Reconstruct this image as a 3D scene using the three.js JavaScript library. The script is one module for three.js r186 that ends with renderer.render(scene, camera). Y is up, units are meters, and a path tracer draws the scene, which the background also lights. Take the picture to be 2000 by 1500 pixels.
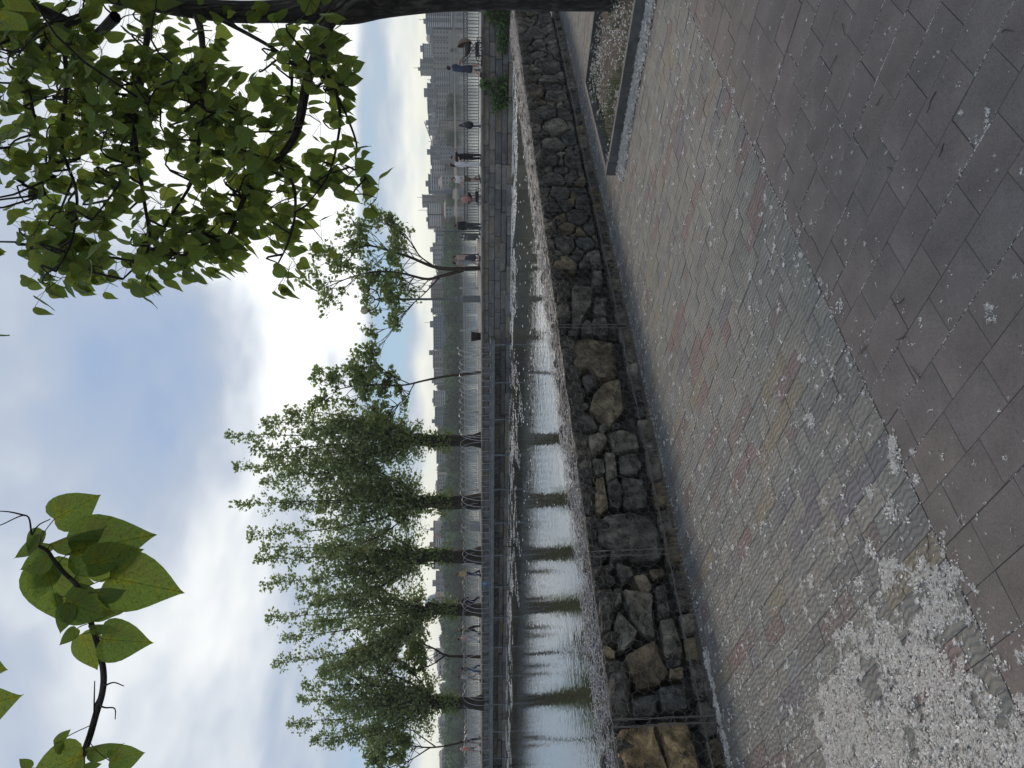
import * as THREE from 'three';
import { mergeGeometries, mergeVertices, toCreasedNormals } from 'three/addons/utils/BufferGeometryUtils.js';
import { MarchingCubes } from 'three/addons/objects/MarchingCubes.js';

// ---------------------------------------------------------------- camera, sky, sun, exposure
const scene = new THREE.Scene();
const D2R = Math.PI / 180;
const EYE = 1.6, PITCH = -4.37, ROLL = -90.72;                     // the picture was taken upright and is shown lying on its side
const camera = new THREE.PerspectiveCamera(53.13, 4 / 3, 0.05, 3000);
camera.rotation.order = 'YXZ';
camera.rotation.set(PITCH * D2R, 0, ROLL * D2R);
camera.position.set(0, EYE, 0);
camera.updateMatrixWorld(true);

const renderer = new THREE.WebGLRenderer({ antialias: true });
renderer.toneMapping = THREE.LinearToneMapping;
renderer.toneMappingExposure = 1.34;
renderer.shadowMap.enabled = true;

const sun = new THREE.DirectionalLight(0xffead0, 1.5);
{ const az = 16 * D2R, el = 40 * D2R, d = 120;
  sun.position.set(d * Math.cos(el) * Math.sin(az), d * Math.sin(el), -20 - d * Math.cos(el) * Math.cos(az));
  sun.target.position.set(0, 0, -20); sun.shadow.radius = 30; sun.castShadow = true;
  Object.assign(sun.shadow.camera, { left: -60, right: 60, top: 60, bottom: -60, near: 1, far: 300 });
  sun.shadow.mapSize.set(4096, 4096); scene.add(sun, sun.target); }

// ---------------------------------------------------------------- numbers and noise
const rng = (a) => () => { a = (a + 0x6d2b79f5) | 0; let t = Math.imul(a ^ (a >>> 15), 1 | a); t = (t + Math.imul(t ^ (t >>> 7), 61 | t)) ^ t; return ((t ^ (t >>> 14)) >>> 0) / 4294967296; };
const clamp = (x, a = 0, b = 1) => Math.min(b, Math.max(a, x));
const sstep = (a, b, x) => { const t = clamp((x - a) / (b - a)); return t * t * (3 - 2 * t); };
const lerp = (a, b, t) => a + (b - a) * t;
const hash3 = (x, y, z) => { let h = (Math.imul(x, 374761393) + Math.imul(y, 668265263) + Math.imul(z, 2147483647 ^ 0x5bd1e995)) | 0; h = Math.imul(h ^ (h >>> 13), 1274126177); h ^= h >>> 16; return (h >>> 0) / 4294967296; };
function vn(x, y, z) {
  const X = Math.floor(x), Y = Math.floor(y), Z = Math.floor(z); let fx = x - X, fy = y - Y, fz = z - Z;
  fx = fx * fx * (3 - 2 * fx); fy = fy * fy * (3 - 2 * fy); fz = fz * fz * (3 - 2 * fz);
  const l = (a, b, t) => a + (b - a) * t;
  return l(l(l(hash3(X, Y, Z), hash3(X + 1, Y, Z), fx), l(hash3(X, Y + 1, Z), hash3(X + 1, Y + 1, Z), fx), fy),
    l(l(hash3(X, Y, Z + 1), hash3(X + 1, Y, Z + 1), fx), l(hash3(X, Y + 1, Z + 1), hash3(X + 1, Y + 1, Z + 1), fx), fy), fz);
}
function fbm(x, y, z, n = 4) { let s = 0, a = 0.5, t = 0; for (let i = 0; i < n; i++) { s += a * vn(x, y, z); t += a; x = x * 2.03 + 7.1; y = y * 2.03 + 3.7; z = z * 2.03 + 1.3; a *= 0.5; } return s / t; }
function tn(u, v, p, s) { // noise that repeats over u, v in 0..1, with p cells a side
  u *= p; v *= p; const X = Math.floor(u), Y = Math.floor(v); let fx = u - X, fy = v - Y; fx = fx * fx * (3 - 2 * fx); fy = fy * fy * (3 - 2 * fy);
  const m = (i) => ((i % p) + p) % p, h = (i, j) => hash3(m(i), m(j), s);
  return lerp(lerp(h(X, Y), h(X + 1, Y), fx), lerp(h(X, Y + 1), h(X + 1, Y + 1), fx), fy);
}
function tfbm(u, v, p, n, s) { let r = 0, a = 0.5, t = 0; for (let i = 0; i < n; i++) { r += a * tn(u, v, p, s + i * 17); t += a; p *= 2; a *= 0.5; } return r / t; }

// ---------------------------------------------------------------- the sky: thin broken cloud, brightest low in front where the sun stands behind it
{
  const Wd = 2048, Ht = 1024, data = new Float32Array(Wd * Ht * 4);
  const bump = (x, c, w) => Math.exp(-(((x - c) / w) ** 2));
  for (let j = 0; j < Ht; j++) {
    const el = ((j + 0.5) / Ht - 0.5) * 180;
    for (let i = 0; i < Wd; i++) {
      let az = ((i + 0.5) / Wd) * 360 - 90; if (az > 180) az -= 360;
      const ce = Math.cos(el * D2R), dx = ce * Math.sin(az * D2R), dz = -ce * Math.cos(az * D2R), dy = Math.sin(el * D2R);
      // cloud sheet seen from below: noise drawn out towards the horizon
      const k = 1 / (Math.max(dy, 0) + 0.16), px = dx * k, pz = dz * k;
      const w0 = fbm(px * 1.1 + 4, pz * 1.1, 2.2, 4), w1 = fbm(px * 2.6 + w0 * 2.2, pz * 2.2 + 9, 5.1, 5), w2 = fbm(px * 7 + w1 * 3, pz * 5, 8.3, 4);
      let c = 0.38 + 0.75 * (w0 - 0.5) + 0.75 * (w1 - 0.5) + 0.30 * (w2 - 0.5);
      // the bright bank of cloud in front and to the right
      c += 0.62 * sstep(5.6, 7.6, el + 0.4 * (w1 - 0.5) * 4 - 0.018 * (az - 2) ** 2 * (az < 2 ? 0.5 : 0)) * bump(el, 9.6, 7.2) * (0.55 + 0.9 * w1) * (bump(az, 6, 16) + 0.8 * bump(az, 24, 12));
      c += 0.45 * bump(el, 13, 9) * bump(az, 22, 12);
      c -= 0.36 * bump(el, 21, 6.5) * bump(az, 3, 10);                  // blue gap above it
      c -= 0.75 * bump(el, 4.9, 1.25) * bump(az, 3.5, 6);             // blue gap under it
      c -= 0.35 * bump(el, 5.9, 1.0) * bump(az, 17, 8);
      c += 0.16 * bump(el, 16, 10) * bump(az, -16, 12);
      c += 0.75 * (1 - sstep(0.5, 4.2, el));                          // pale band over the horizon
      c = clamp(c, 0, 1.25);
      const hz = 1 - sstep(-1, 16, el), blue = [lerp(0.27, 0.34, hz), lerp(0.355, 0.48, hz), lerp(0.51, 0.585, hz)];
      const warm = 1 - sstep(1, 8, el), wh = [0.745, lerp(0.765, 0.745, warm), lerp(0.765, 0.655, warm)];
      const grey = [0.40, 0.445, 0.515];
      const t1 = sstep(0.0, 0.5, c), t2 = sstep(0.34, 1.0, c);
      const glow = 1 + 0.18 * bump(az, 10, 16) * bump(el, 11, 9);
      const o = (j * Wd + i) * 4;
      for (let q = 0; q < 3; q++) {
        let r = lerp(lerp(blue[q], grey[q], t1 * 0.75), wh[q], t2) * (0.93 + 0.07 * glow) * lerp(1, glow, t2);
        if (el < 0) r = lerp(r, [0.20, 0.22, 0.20][q], sstep(0, -6, el));
        data[o + q] = r;
      }
      data[o + 3] = 1;
    }
  }
  const t = new THREE.DataTexture(data, Wd, Ht, THREE.RGBAFormat, THREE.FloatType);
  t.mapping = THREE.EquirectangularReflectionMapping; t.magFilter = t.minFilter = THREE.LinearFilter; t.wrapS = THREE.RepeatWrapping; t.needsUpdate = true;
  scene.background = t; scene.environment = t;
}

// ---------------------------------------------------------------- textures and materials
const TEX = new Map();
function tex(n, size, fn, colour) {
  const data = new Uint8Array(n * n * 4);
  for (let j = 0; j < n; j++) for (let i = 0; i < n; i++) {
    const c = fn((i + 0.5) / n, (j + 0.5) / n), o = (j * n + i) * 4;
    if (typeof c === 'number') data[o] = data[o + 1] = data[o + 2] = clamp(c) * 255; else for (let q = 0; q < 3; q++) data[o + q] = clamp(c[q]) * 255;
    data[o + 3] = 255;
  }
  const t = new THREE.DataTexture(data, n, n); t.wrapS = t.wrapT = THREE.RepeatWrapping; t.magFilter = THREE.LinearFilter; t.minFilter = THREE.LinearMipmapLinearFilter; t.generateMipmaps = true;
  if (colour) t.colorSpace = THREE.SRGBColorSpace; t.repeat.set(1 / size, 1 / size); t.needsUpdate = true; return t;
}
const T = {
  grain: tex(512, 0.7, (u, v) => { const a = tfbm(u, v, 6, 5, 3), b = tn(u, v, 170, 9), c = tn(u, v, 256, 12), s = tn(u, v, 60, 40); return 0.70 + 0.22 * a + 0.10 * (b - 0.5) + 0.12 * (c - 0.5) - (s > 0.93 ? 0.1 : 0); }, true),
  grainB: tex(512, 0.7, (u, v) => 0.5 * tn(u, v, 200, 5) + 0.3 * tn(u, v, 90, 6) + 0.2 * tfbm(u, v, 10, 3, 8)),
  rib: tex(512, 0.56, (u, v) => { const w = 0.55 * Math.sin(v * Math.PI * 2 * 7 + 2.5 * tn(u, v, 6, 1)) * 0.35 + 0.5 * (tfbm(u, v, 8, 3, 4) - 0.5); const r = 0.5 + 0.5 * Math.sin((u * 20 + w) * Math.PI * 2); return 0.8 * r ** 0.8 + 0.2 * tn(u, v, 120, 7); }),
  rock: tex(512, 0.55, (u, v) => { const a = tfbm(u, v, 4, 6, 21), b = tfbm(u, v, 12, 5, 33), k = Math.abs(tfbm(u, v, 5, 4, 55) - 0.5); const f = tn(u, v, 150, 44) - 0.5, q = Math.abs(tfbm(u, v, 11, 3, 58) - 0.5); return 0.50 + 0.62 * (a - 0.2) + 0.62 * (b - 0.5) + 0.16 * f - (k < 0.022 ? 0.2 : 0) - (q < 0.018 ? 0.12 : 0); }, true),
  rockB: tex(512, 0.55, (u, v) => { const r = 1 - 2 * Math.abs(tfbm(u, v, 5, 5, 71) - 0.5); return 0.45 * r + 0.4 * tfbm(u, v, 9, 5, 83) + 0.15 * tn(u, v, 128, 2); }),
  conc: tex(512, 1.6, (u, v) => { const a = tfbm(u, v, 3, 6, 91), b = tfbm(u, v, 30, 3, 92), s = tfbm(u, v * 0.999, 5, 4, 95); return 0.55 + 0.5 * (a - 0.25) + 0.2 * (b - 0.5) + 0.16 * (s - 0.5); }, true),
  concB: tex(512, 1.6, (u, v) => 0.6 * tfbm(u, v, 12, 5, 101) + 0.4 * tn(u, v, 180, 3)),
  bark: tex(512, 0.7, (u, v) => { const w = u + 0.05 * tfbm(u, v, 4, 3, 7); const r = Math.abs(tfbm(((w % 1) + 1) % 1, v * 0.25 % 1, 16, 3, 111) - 0.5) * 2; return 0.42 + 0.55 * r + 0.35 * (tfbm(u, v, 10, 5, 113) - 0.5); }, true),
  barkB: tex(512, 0.7, (u, v) => { const w = u + 0.05 * tfbm(u, v, 4, 3, 7); const r = Math.abs(tfbm(((w % 1) + 1) % 1, v * 0.25 % 1, 16, 3, 111) - 0.5) * 2; return 0.8 * Math.min(1, r * 1.6) + 0.2 * tfbm(u, v, 40, 3, 115); }),
  wave: tex(1024, 7, (u, v) => 0.42 * tfbm(u, v, 9, 3, 121) + 0.34 * tfbm(u, v, 26, 3, 127) + 0.24 * tn(u, v, 90, 131)),
  leaf: tex(256, 1, (u, v) => { // x across the blade, midrib at one half, y from stalk to tip
    const x = Math.abs(u - 0.5), rib = Math.max(0, 1 - x / 0.012), s = (v - x * 0.95) * 7, lat = Math.max(0, 1 - Math.abs(s - Math.round(s)) / 0.06) * sstep(0.5, 0.3, x);
    const net = tn(u, v, 50, 5), blot = sstep(0.60, 0.72, tfbm(u, v, 6, 4, 61)), spot = sstep(0.80, 0.86, tn(u, v, 22, 63)) * 0.35, ed = sstep(0.62, 0.75, tfbm(u, v, 3, 3, 65)); return [0.78 + 0.14 * net - 0.24 * rib - 0.16 * lat + 0.10 * blot - 0.2 * spot, 0.82 + 0.12 * net - 0.20 * rib - 0.13 * lat + 0.02 * blot - 0.32 * spot - 0.05 * ed, 0.76 + 0.12 * net - 0.1 * rib - 0.1 * lat - 0.14 * blot - 0.3 * spot]; }, true),
};
const lin = (r, g, b) => new THREE.Color().setRGB(r, g, b);
function mat(c, o = {}) { const m = new THREE.MeshPhysicalMaterial({ roughness: 0.9, metalness: 0, side: THREE.DoubleSide, ...o }); m.color = lin(...c); return m; }
const scaleBy = (c, k) => c.map((x) => x * k);

// ---------------------------------------------------------------- names, tags, geometry
const taken = new Map();
function numbered(n) { const k = taken.get(n) || 0; taken.set(n, k + 1); return k ? n + '_' + String(k).padStart(3, '0') : n; }
function tag(o, label, category, group, kind) { o.userData.label = label; o.userData.category = category; if (group) o.userData.group = group; if (kind) o.userData.kind = kind; return o; }
function place(o, parent) { if (!parent) { o.name = numbered(o.name); scene.add(o); } else parent.add(o); return o; }
function thing(name, label, category, pos = [0, 0, 0], turn = 0, group) { const g = new THREE.Group(); g.name = name; g.position.set(...pos); g.rotation.y = turn; place(g); return tag(g, label, category, group); }
function mesh(name, geo, m, parent) {
  const g = Array.isArray(geo) ? merge(geo) : geo; const o = new THREE.Mesh(g, m); o.name = name; o.castShadow = o.receiveShadow = true; return place(o, parent);
}
function structure(o, label, category) { o.userData.kind = 'structure'; if (label) { o.userData.label = label; o.userData.category = category; } return o; }
function merge(list) {
  const gs = list.map((g) => { let q = g.index ? g.toNonIndexed() : g; if (!q.attributes.normal) q.computeVertexNormals(); const r = new THREE.BufferGeometry(); for (const a of ['position', 'normal', 'uv']) if (q.attributes[a]) r.setAttribute(a, q.attributes[a]); if (!r.attributes.uv) r.setAttribute('uv', new THREE.BufferAttribute(new Float32Array(r.attributes.position.count * 2), 2)); return r; });
  return gs.length === 1 ? gs[0] : mergeGeometries(gs);
}
function uvBox(g0, du = 0, dv = 0) { // uv in metres from the side each face looks to
  const g = g0.index ? g0.toNonIndexed() : g0; if (!g.attributes.normal) g.computeVertexNormals();
  const p = g.attributes.position, uv = new Float32Array(p.count * 2), a = new THREE.Vector3(), b = new THREE.Vector3(), c = new THREE.Vector3(), n = new THREE.Vector3();
  for (let i = 0; i < p.count; i += 3) {
    a.fromBufferAttribute(p, i); b.fromBufferAttribute(p, i + 1); c.fromBufferAttribute(p, i + 2);
    n.copy(b).sub(a).cross(c.clone().sub(a)); const x = Math.abs(n.x), y = Math.abs(n.y), z = Math.abs(n.z);
    [a, b, c].forEach((q, k) => { const o = (i + k) * 2; if (y >= x && y >= z) { uv[o] = q.x + du; uv[o + 1] = q.z + dv; } else if (x >= z) { uv[o] = q.z + du; uv[o + 1] = q.y + dv; } else { uv[o] = q.x + du; uv[o + 1] = q.y + dv; } });
  }
  g.setAttribute('uv', new THREE.BufferAttribute(uv, 2)); return g;
}
function tris(list, flat = true) { // flat list of triangles, each three [x, y, z]
  const p = new Float32Array(list.length * 9); list.forEach((t, i) => t.forEach((v, k) => p.set(v, i * 9 + k * 3)));
  const g = new THREE.BufferGeometry(); g.setAttribute('position', new THREE.BufferAttribute(p, 3)); g.computeVertexNormals(); return g;
}
function box(x0, x1, y0, y1, z0, z1) { const g = new THREE.BoxGeometry(x1 - x0, y1 - y0, z1 - z0); g.translate((x0 + x1) / 2, (y0 + y1) / 2, (z0 + z1) / 2); return uvBox(g); }
const V = (x, y, z) => new THREE.Vector3(x, y, z);
function tube(pts, rad, sides = 8, wob = 0, seed = 1) { // tapered tube along points; rad a number, a list or a function of 0..1
  const P = pts.map((p) => (p.isVector3 ? p : V(...p))), n = P.length, pos = [], uv = [], idx = []; let up = V(0, 1, 0), len = 0;
  const d0 = P[1].clone().sub(P[0]).normalize(); if (Math.abs(d0.y) > 0.9) up = V(1, 0, 0);
  for (let i = 0; i < n; i++) {
    const d = P[Math.min(i + 1, n - 1)].clone().sub(P[Math.max(i - 1, 0)]).normalize(), s = d.clone().cross(up).normalize(), t = s.clone().cross(d).normalize(); up = t;
    const r = typeof rad === 'number' ? rad : Array.isArray(rad) ? rad[i] : rad(i / (n - 1)); if (i) len += P[i].distanceTo(P[i - 1]);
    for (let k = 0; k <= sides; k++) { const a = (k % sides) / sides * Math.PI * 2, q = r * (1 + (wob ? wob * (2 * vn(Math.cos(a) * 2.2 + seed, Math.sin(a) * 2.2, len * 2.5 + seed) - 1) : 0));
      pos.push(P[i].x + (s.x * Math.cos(a) + t.x * Math.sin(a)) * q, P[i].y + (s.y * Math.cos(a) + t.y * Math.sin(a)) * q, P[i].z + (s.z * Math.cos(a) + t.z * Math.sin(a)) * q); uv.push(k / sides * Math.PI * 2 * Math.max(r, 0.03), len); }
  }
  for (let i = 0; i < n - 1; i++) for (let k = 0; k < sides; k++) { const a = i * (sides + 1) + k, b = a + sides + 1; idx.push(a, a + 1, b, b, a + 1, b + 1); }
  const g = new THREE.BufferGeometry(); g.setAttribute('position', new THREE.Float32BufferAttribute(pos, 3)); g.setAttribute('uv', new THREE.Float32BufferAttribute(uv, 2)); g.setIndex(idx); g.computeVertexNormals();
  const nm = g.attributes.normal; for (let i = 0; i < n; i++) { const a = i * (sides + 1), b = a + sides; const v = V().fromBufferAttribute(nm, a).add(V().fromBufferAttribute(nm, b)).normalize(); nm.setXYZ(a, v.x, v.y, v.z); nm.setXYZ(b, v.x, v.y, v.z); }
  return g;
}
function smooth(pts, n) { const c = new THREE.CatmullRomCurve3(pts.map((p) => (p.isVector3 ? p : V(...p)))); return c.getPoints(n); }
function stick(a, b, r, sides = 4) { return tube([a, b], r, sides); }
function lathe(pr, seg = 16) { return new THREE.LatheGeometry(pr.map(([r, y]) => new THREE.Vector2(r, y)), seg); }
function put(g, x, y, z, ry = 0) { if (ry) g.rotateY(ry); g.translate(x, y, z); return g; }
function stamp(geo, mats) { // many copies of one geometry baked into one
  const g = geo.index ? geo.toNonIndexed() : geo, p = g.attributes.position.array, nn = g.attributes.normal.array, u = g.attributes.uv.array, n = p.length / 3;
  const P = new Float32Array(p.length * mats.length), N = new Float32Array(P.length), U = new Float32Array(u.length * mats.length), nm = new THREE.Matrix3();
  mats.forEach((m, i) => { const e = m.elements; nm.getNormalMatrix(m); const f = nm.elements;
    for (let k = 0; k < n; k++) { const x = p[k * 3], y = p[k * 3 + 1], z = p[k * 3 + 2], o = (i * n + k) * 3, a = nn[k * 3], b = nn[k * 3 + 1], c = nn[k * 3 + 2];
      P[o] = e[0] * x + e[4] * y + e[8] * z + e[12]; P[o + 1] = e[1] * x + e[5] * y + e[9] * z + e[13]; P[o + 2] = e[2] * x + e[6] * y + e[10] * z + e[14];
      let nx = f[0] * a + f[3] * b + f[6] * c, ny = f[1] * a + f[4] * b + f[7] * c, nz = f[2] * a + f[5] * b + f[8] * c; const l = Math.hypot(nx, ny, nz) || 1; N[o] = nx / l; N[o + 1] = ny / l; N[o + 2] = nz / l; }
    U.set(u, i * u.length); });
  const r = new THREE.BufferGeometry(); r.setAttribute('position', new THREE.BufferAttribute(P, 3)); r.setAttribute('normal', new THREE.BufferAttribute(N, 3)); r.setAttribute('uv', new THREE.BufferAttribute(U, 2)); return r;
}
const M4 = (p, q, s) => new THREE.Matrix4().compose(p.isVector3 ? p : V(...p), q || new THREE.Quaternion(), typeof s === 'number' ? V(s, s, s) : s ? V(...s) : V(1, 1, 1));
const Q = (x, y, z) => new THREE.Quaternion().setFromEuler(new THREE.Euler(x, y, z, 'YXZ'));
function instances(name, geo, m, mats, parent, cols) { const o = new THREE.InstancedMesh(geo, m, mats.length); mats.forEach((x, i) => o.setMatrixAt(i, x)); if (cols) cols.forEach((c, i) => o.setColorAt(i, c)); o.name = name; o.castShadow = o.receiveShadow = true; o.userData.kind = 'stuff'; return place(o, parent); }

// survey(): a bearing read off the photograph (its pixels) and a distance in metres to the front give a point of the place
const RM = new THREE.Matrix4().makeRotationFromEuler(new THREE.Euler(-4.37 * D2R, 0, -90.72 * D2R, 'YXZ')); // as the photograph was taken
function survey(px, py, dist) { const d = V((px - 1000) / 1500, -(py - 750) / 1500, -1).applyMatrix4(RM); return d.multiplyScalar(dist / -d.z).add(V(0, EYE, 0)); }
const viewM = RM.clone().setPosition(0, EYE, 0).invert();
function bearing(p) { const q = p.clone().applyMatrix4(viewM); return q.z > -0.05 ? null : [1000 + 1500 * q.x / -q.z, 750 - 1500 * q.y / -q.z, -q.z]; }

// frames of reference: the paving and the gabions run at 40.5 degrees (s along, c across towards the water); the far promenade at -18.3 degrees (t along, b back from its edge)
const TH = 40.5 * D2R, ES = Math.cos(TH), EC = Math.sin(TH);
const W = (s, c, y = 0) => V(s * ES - c * EC, y, -(s * EC + c * ES));
const PH = Math.atan(0.33), PC = Math.cos(PH), PS = Math.sin(PH);
const PIER = (t, b, y = 0) => V(t * PC + b * PS, y, -(43.2 - t * PS + b * PC));
const PIERT = (x, d) => [x * PC - (d - 43.2) * PS, x * PS + (d - 43.2) * PC];

// ================================================================ the setting: banks, water, promenade
const MAT = {
  joint: mat([0.19, 0.175, 0.155], { map: T.grain, bumpMap: T.grainB, bumpScale: 0.003 }),
  conc: mat([0.34, 0.33, 0.31], { map: T.conc, bumpMap: T.concB, bumpScale: 0.006 }),
  concDark: mat([0.17, 0.165, 0.155], { map: T.conc, bumpMap: T.concB, bumpScale: 0.01 }),
  bark: mat([0.12, 0.108, 0.093], { map: T.bark, bumpMap: T.barkB, bumpScale: 0.02 }),
  barkFar: mat([0.13, 0.105, 0.075], { map: T.bark, bumpMap: T.barkB, bumpScale: 0.03 }),
  barkYoung: mat([0.19, 0.145, 0.095], { map: T.bark }),
  steel: mat([0.30, 0.33, 0.36], { roughness: 0.5, metalness: 0.3, map: T.conc }),
  galv: mat([0.46, 0.48, 0.51], { roughness: 0.42, metalness: 0.8 }),
  netTop: mat([0.27, 0.285, 0.31], { roughness: 0.5, metalness: 0.6 }),
  railPale: mat([0.42, 0.44, 0.45], { roughness: 0.5, metalness: 0.1 }),
  wire: mat([0.20, 0.195, 0.185], { roughness: 0.55, metalness: 0.4 }),
  rail: mat([0.10, 0.108, 0.115], { roughness: 0.5, metalness: 0.2 }),
  fluff: mat([0.78, 0.76, 0.72], { roughness: 1, sheen: 0.3 }),
  black: mat([0.02, 0.02, 0.022], { roughness: 0.7 }),
};
const WATER = -1.5;
{ const g = box(-90, 90, -5, -0.0048, -5.44, 70); const o = mesh('near_bank', g, MAT.joint); o.rotation.y = TH; structure(o, 'sandy bed under the paving of the near bank', 'ground'); }
{ const g = new THREE.PlaneGeometry(2400, 1300, 60, 60); g.rotateX(-Math.PI / 2); g.translate(0, WATER, -645); const p = g.attributes.position, uv = g.attributes.uv; for (let i = 0; i < p.count; i++) uv.setXY(i, p.getX(i), p.getZ(i));
  const o = mesh('lake_water', g, mat([0.040, 0.043, 0.026], { roughness: 0.03, ior: 2.33, bumpMap: T.wave, bumpScale: 0.008 })); structure(o, 'calm brownish water of the basin and the lake', 'water'); }

// ---------------------------------------------------------------- paving
function slabGeo(w, l, h, ch, du, dv) { // w along s, l along c, top at y = 0, with a small bevel
  const a = w / 2, b = l / 2, A = a - ch, B = b - ch, o = [[-a, -b], [a, -b], [a, b], [-a, b]], i = [[-A, -B], [A, -B], [A, B], [-A, B]], L = [];
  const q = (p0, p1, p2, p3) => L.push([p0, p1, p2], [p0, p2, p3]), at = (p, y) => [p[0], y, p[1]];
  q(at(i[0], 0), at(i[3], 0), at(i[2], 0), at(i[1], 0));
  for (let k = 0; k < 4; k++) { const n = (k + 1) % 4; q(at(o[k], -ch), at(i[k], 0), at(i[n], 0), at(o[n], -ch)); q(at(o[k], -h), at(o[k], -ch), at(o[n], -ch), at(o[n], -h)); }
  return uvBox(tris(L), du, dv);
}
function pave(parent, cells, mats, geoFor, name) { // cells: {s, c, k (colour), g (geometry key), y, tilt}; the 300 that show largest are single meshes
  const inView = (q) => { const p = W(q.s, q.c, 0), b = bearing(p); return b && b[0] > -40 && b[0] < 2040 && b[1] > -40 && b[1] < 1540 ? p.length() : 1e6 + p.length(); };
  cells.forEach((q) => (q.rank = inView(q))); cells.sort((a, b) => a.rank - b.rank);
  const rest = new Map();
  cells.forEach((q, i) => {
    if (i < 300) { const m = mesh(name, geoFor(q), mats[q.k], parent); m.position.set(q.s, q.y, -q.c); m.rotation.set(q.tx, 0, q.tz); }
    else { const key = q.k + '|' + q.g; if (!rest.has(key)) rest.set(key, { k: q.k, geo: geoFor(q), list: [] }); rest.get(key).list.push(M4([q.s, q.y, -q.c], new THREE.Quaternion().setFromEuler(new THREE.Euler(q.tx, 0, q.tz)))); }
  });
  const byCol = new Map(); for (const r of rest.values()) { if (!byCol.has(r.k)) byCol.set(r.k, []); byCol.get(r.k).push(stamp(r.geo, r.list)); }
  for (const [k, l] of byCol) { const m = mesh(name + '_field', l, mats[k], parent); m.userData.kind = 'stuff'; }
}
{ // smooth rectangular pavers in front
  const R = rng(11), g0 = new THREE.Group(); g0.name = 'smooth_paving'; g0.rotation.y = TH; place(g0); structure(g0, 'smooth dark brown grey rectangular pavers in the foreground', 'paving');
  const base = [[0.160, 0.145, 0.140], [0.154, 0.142, 0.138], [0.165, 0.148, 0.141], [0.150, 0.138, 0.134]].map((c) => mat([c[0] * 1.36, c[1] * 1.30, c[2] * 1.25], { map: T.grain, bumpMap: T.grainB, bumpScale: 0.0012, roughness: 0.88 }));
  const sw = 0.168, sl = 0.246, geos = []; for (let i = 0; i < 6; i++) geos.push(slabGeo(sw - 0.0015, sl - 0.0015, 0.04, 0.0016, R() * 3, R() * 3));
  const cut = new Map(), cells = [];
  for (let i = -24; i < 44; i++) { const s = i * sw + 0.05; let c = 2.2 - R() * sl;
    const first = 2.2 - c; // the cut paver at the border
    if (first > 0.03) { const l = Math.round(first * 50) / 50 - 0.002; const key = 'c' + l.toFixed(2); if (!cut.has(key)) cut.set(key, slabGeo(sw - 0.0015, l - 0.0015, 0.04, 0.0016, R() * 3, R() * 3)); cells.push({ s, c: 2.2 - l / 2, g: key, k: (R() * 4) | 0, y: (R() - 0.5) * 0.003, tx: (R() - 0.5) * 0.012, tz: (R() - 0.5) * 0.014 }); c = 2.2 - l; }
    for (; c > -1.6; c -= sl) cells.push({ s, c: c - sl / 2, g: (R() * 6) | 0, k: (R() * 4) | 0, y: (R() - 0.5) * 0.003, tx: (R() - 0.5) * 0.012, tz: (R() - 0.5) * 0.014 }); }
  pave(g0, cells, base, (q) => (typeof q.g === 'string' ? cut.get(q.g) : geos[q.g]), 'paver');
}
const PIT = { s0: 6.15, s1: 7.85, c0: 2.3, c1: 4.18 };
{ // ribbed tiles between the pavers and the wall
  const R = rng(23), g0 = new THREE.Group(); g0.name = 'ribbed_paving'; g0.rotation.y = TH; place(g0); structure(g0, 'band of small ribbed grey tiles with some red and ochre ones', 'paving');
  const cols = [[0.205, 0.207, 0.196], [0.188, 0.194, 0.190], [0.218, 0.214, 0.200], [0.168, 0.168, 0.168], [0.160, 0.158, 0.172], [0.190, 0.152, 0.150], [0.212, 0.196, 0.160], [0.175, 0.155, 0.152], [0.190, 0.200, 0.205]];
  const mats = cols.map((c) => mat([c[0] * 1.30, c[1] * 1.28, c[2] * 1.23], { map: T.grain, bumpMap: T.rib, bumpScale: 0.0055, roughness: 0.9 }));
  const sw = 0.106, lens = [0.118, 0.118, 0.118, 0.177], geos = []; for (let i = 0; i < 12; i++) geos.push(slabGeo(sw - 0.0016, lens[i % 4] - 0.0016, 0.04, 0.0014, R() * 2, R() * 2));
  const cells = [];
  for (let i = -22; i < 135; i++) { const s = i * sw; let c = 2.206 - (R() < 0.5 ? 0.06 : 0), k = 0, run = 0;
    c = 2.206; let firstOff = (i % 2) * 0.059;
    while (c < 4.80) {
      let gi = (R() * 12) | 0, l = lens[gi % 4];
      if (firstOff) { firstOff = 0; gi = 3; l = lens[3]; }
      if (run <= 0) { const r = R(); k = r < 0.34 ? 0 : r < 0.54 ? 1 : r < 0.68 ? 2 : r < 0.77 ? 3 : r < 0.83 ? 4 : r < 0.885 ? 5 : r < 0.925 ? 6 : r < 0.965 ? 7 : 8; run = 1 + ((R() * 2.6) | 0); }
      run--; const cc = c + l / 2;
      if (!(s > PIT.s0 - 0.03 && s < PIT.s1 + 0.03 && cc > PIT.c0 - 0.03 && cc < PIT.c1 + 0.03)) cells.push({ s, c: cc, g: gi, k, y: (R() - 0.5) * 0.0035, tx: (R() - 0.5) * 0.014, tz: (R() - 0.5) * 0.018 });
      c += l;
    } }
  pave(g0, cells, mats, (q) => geos[q.g], 'tile');
}

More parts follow.
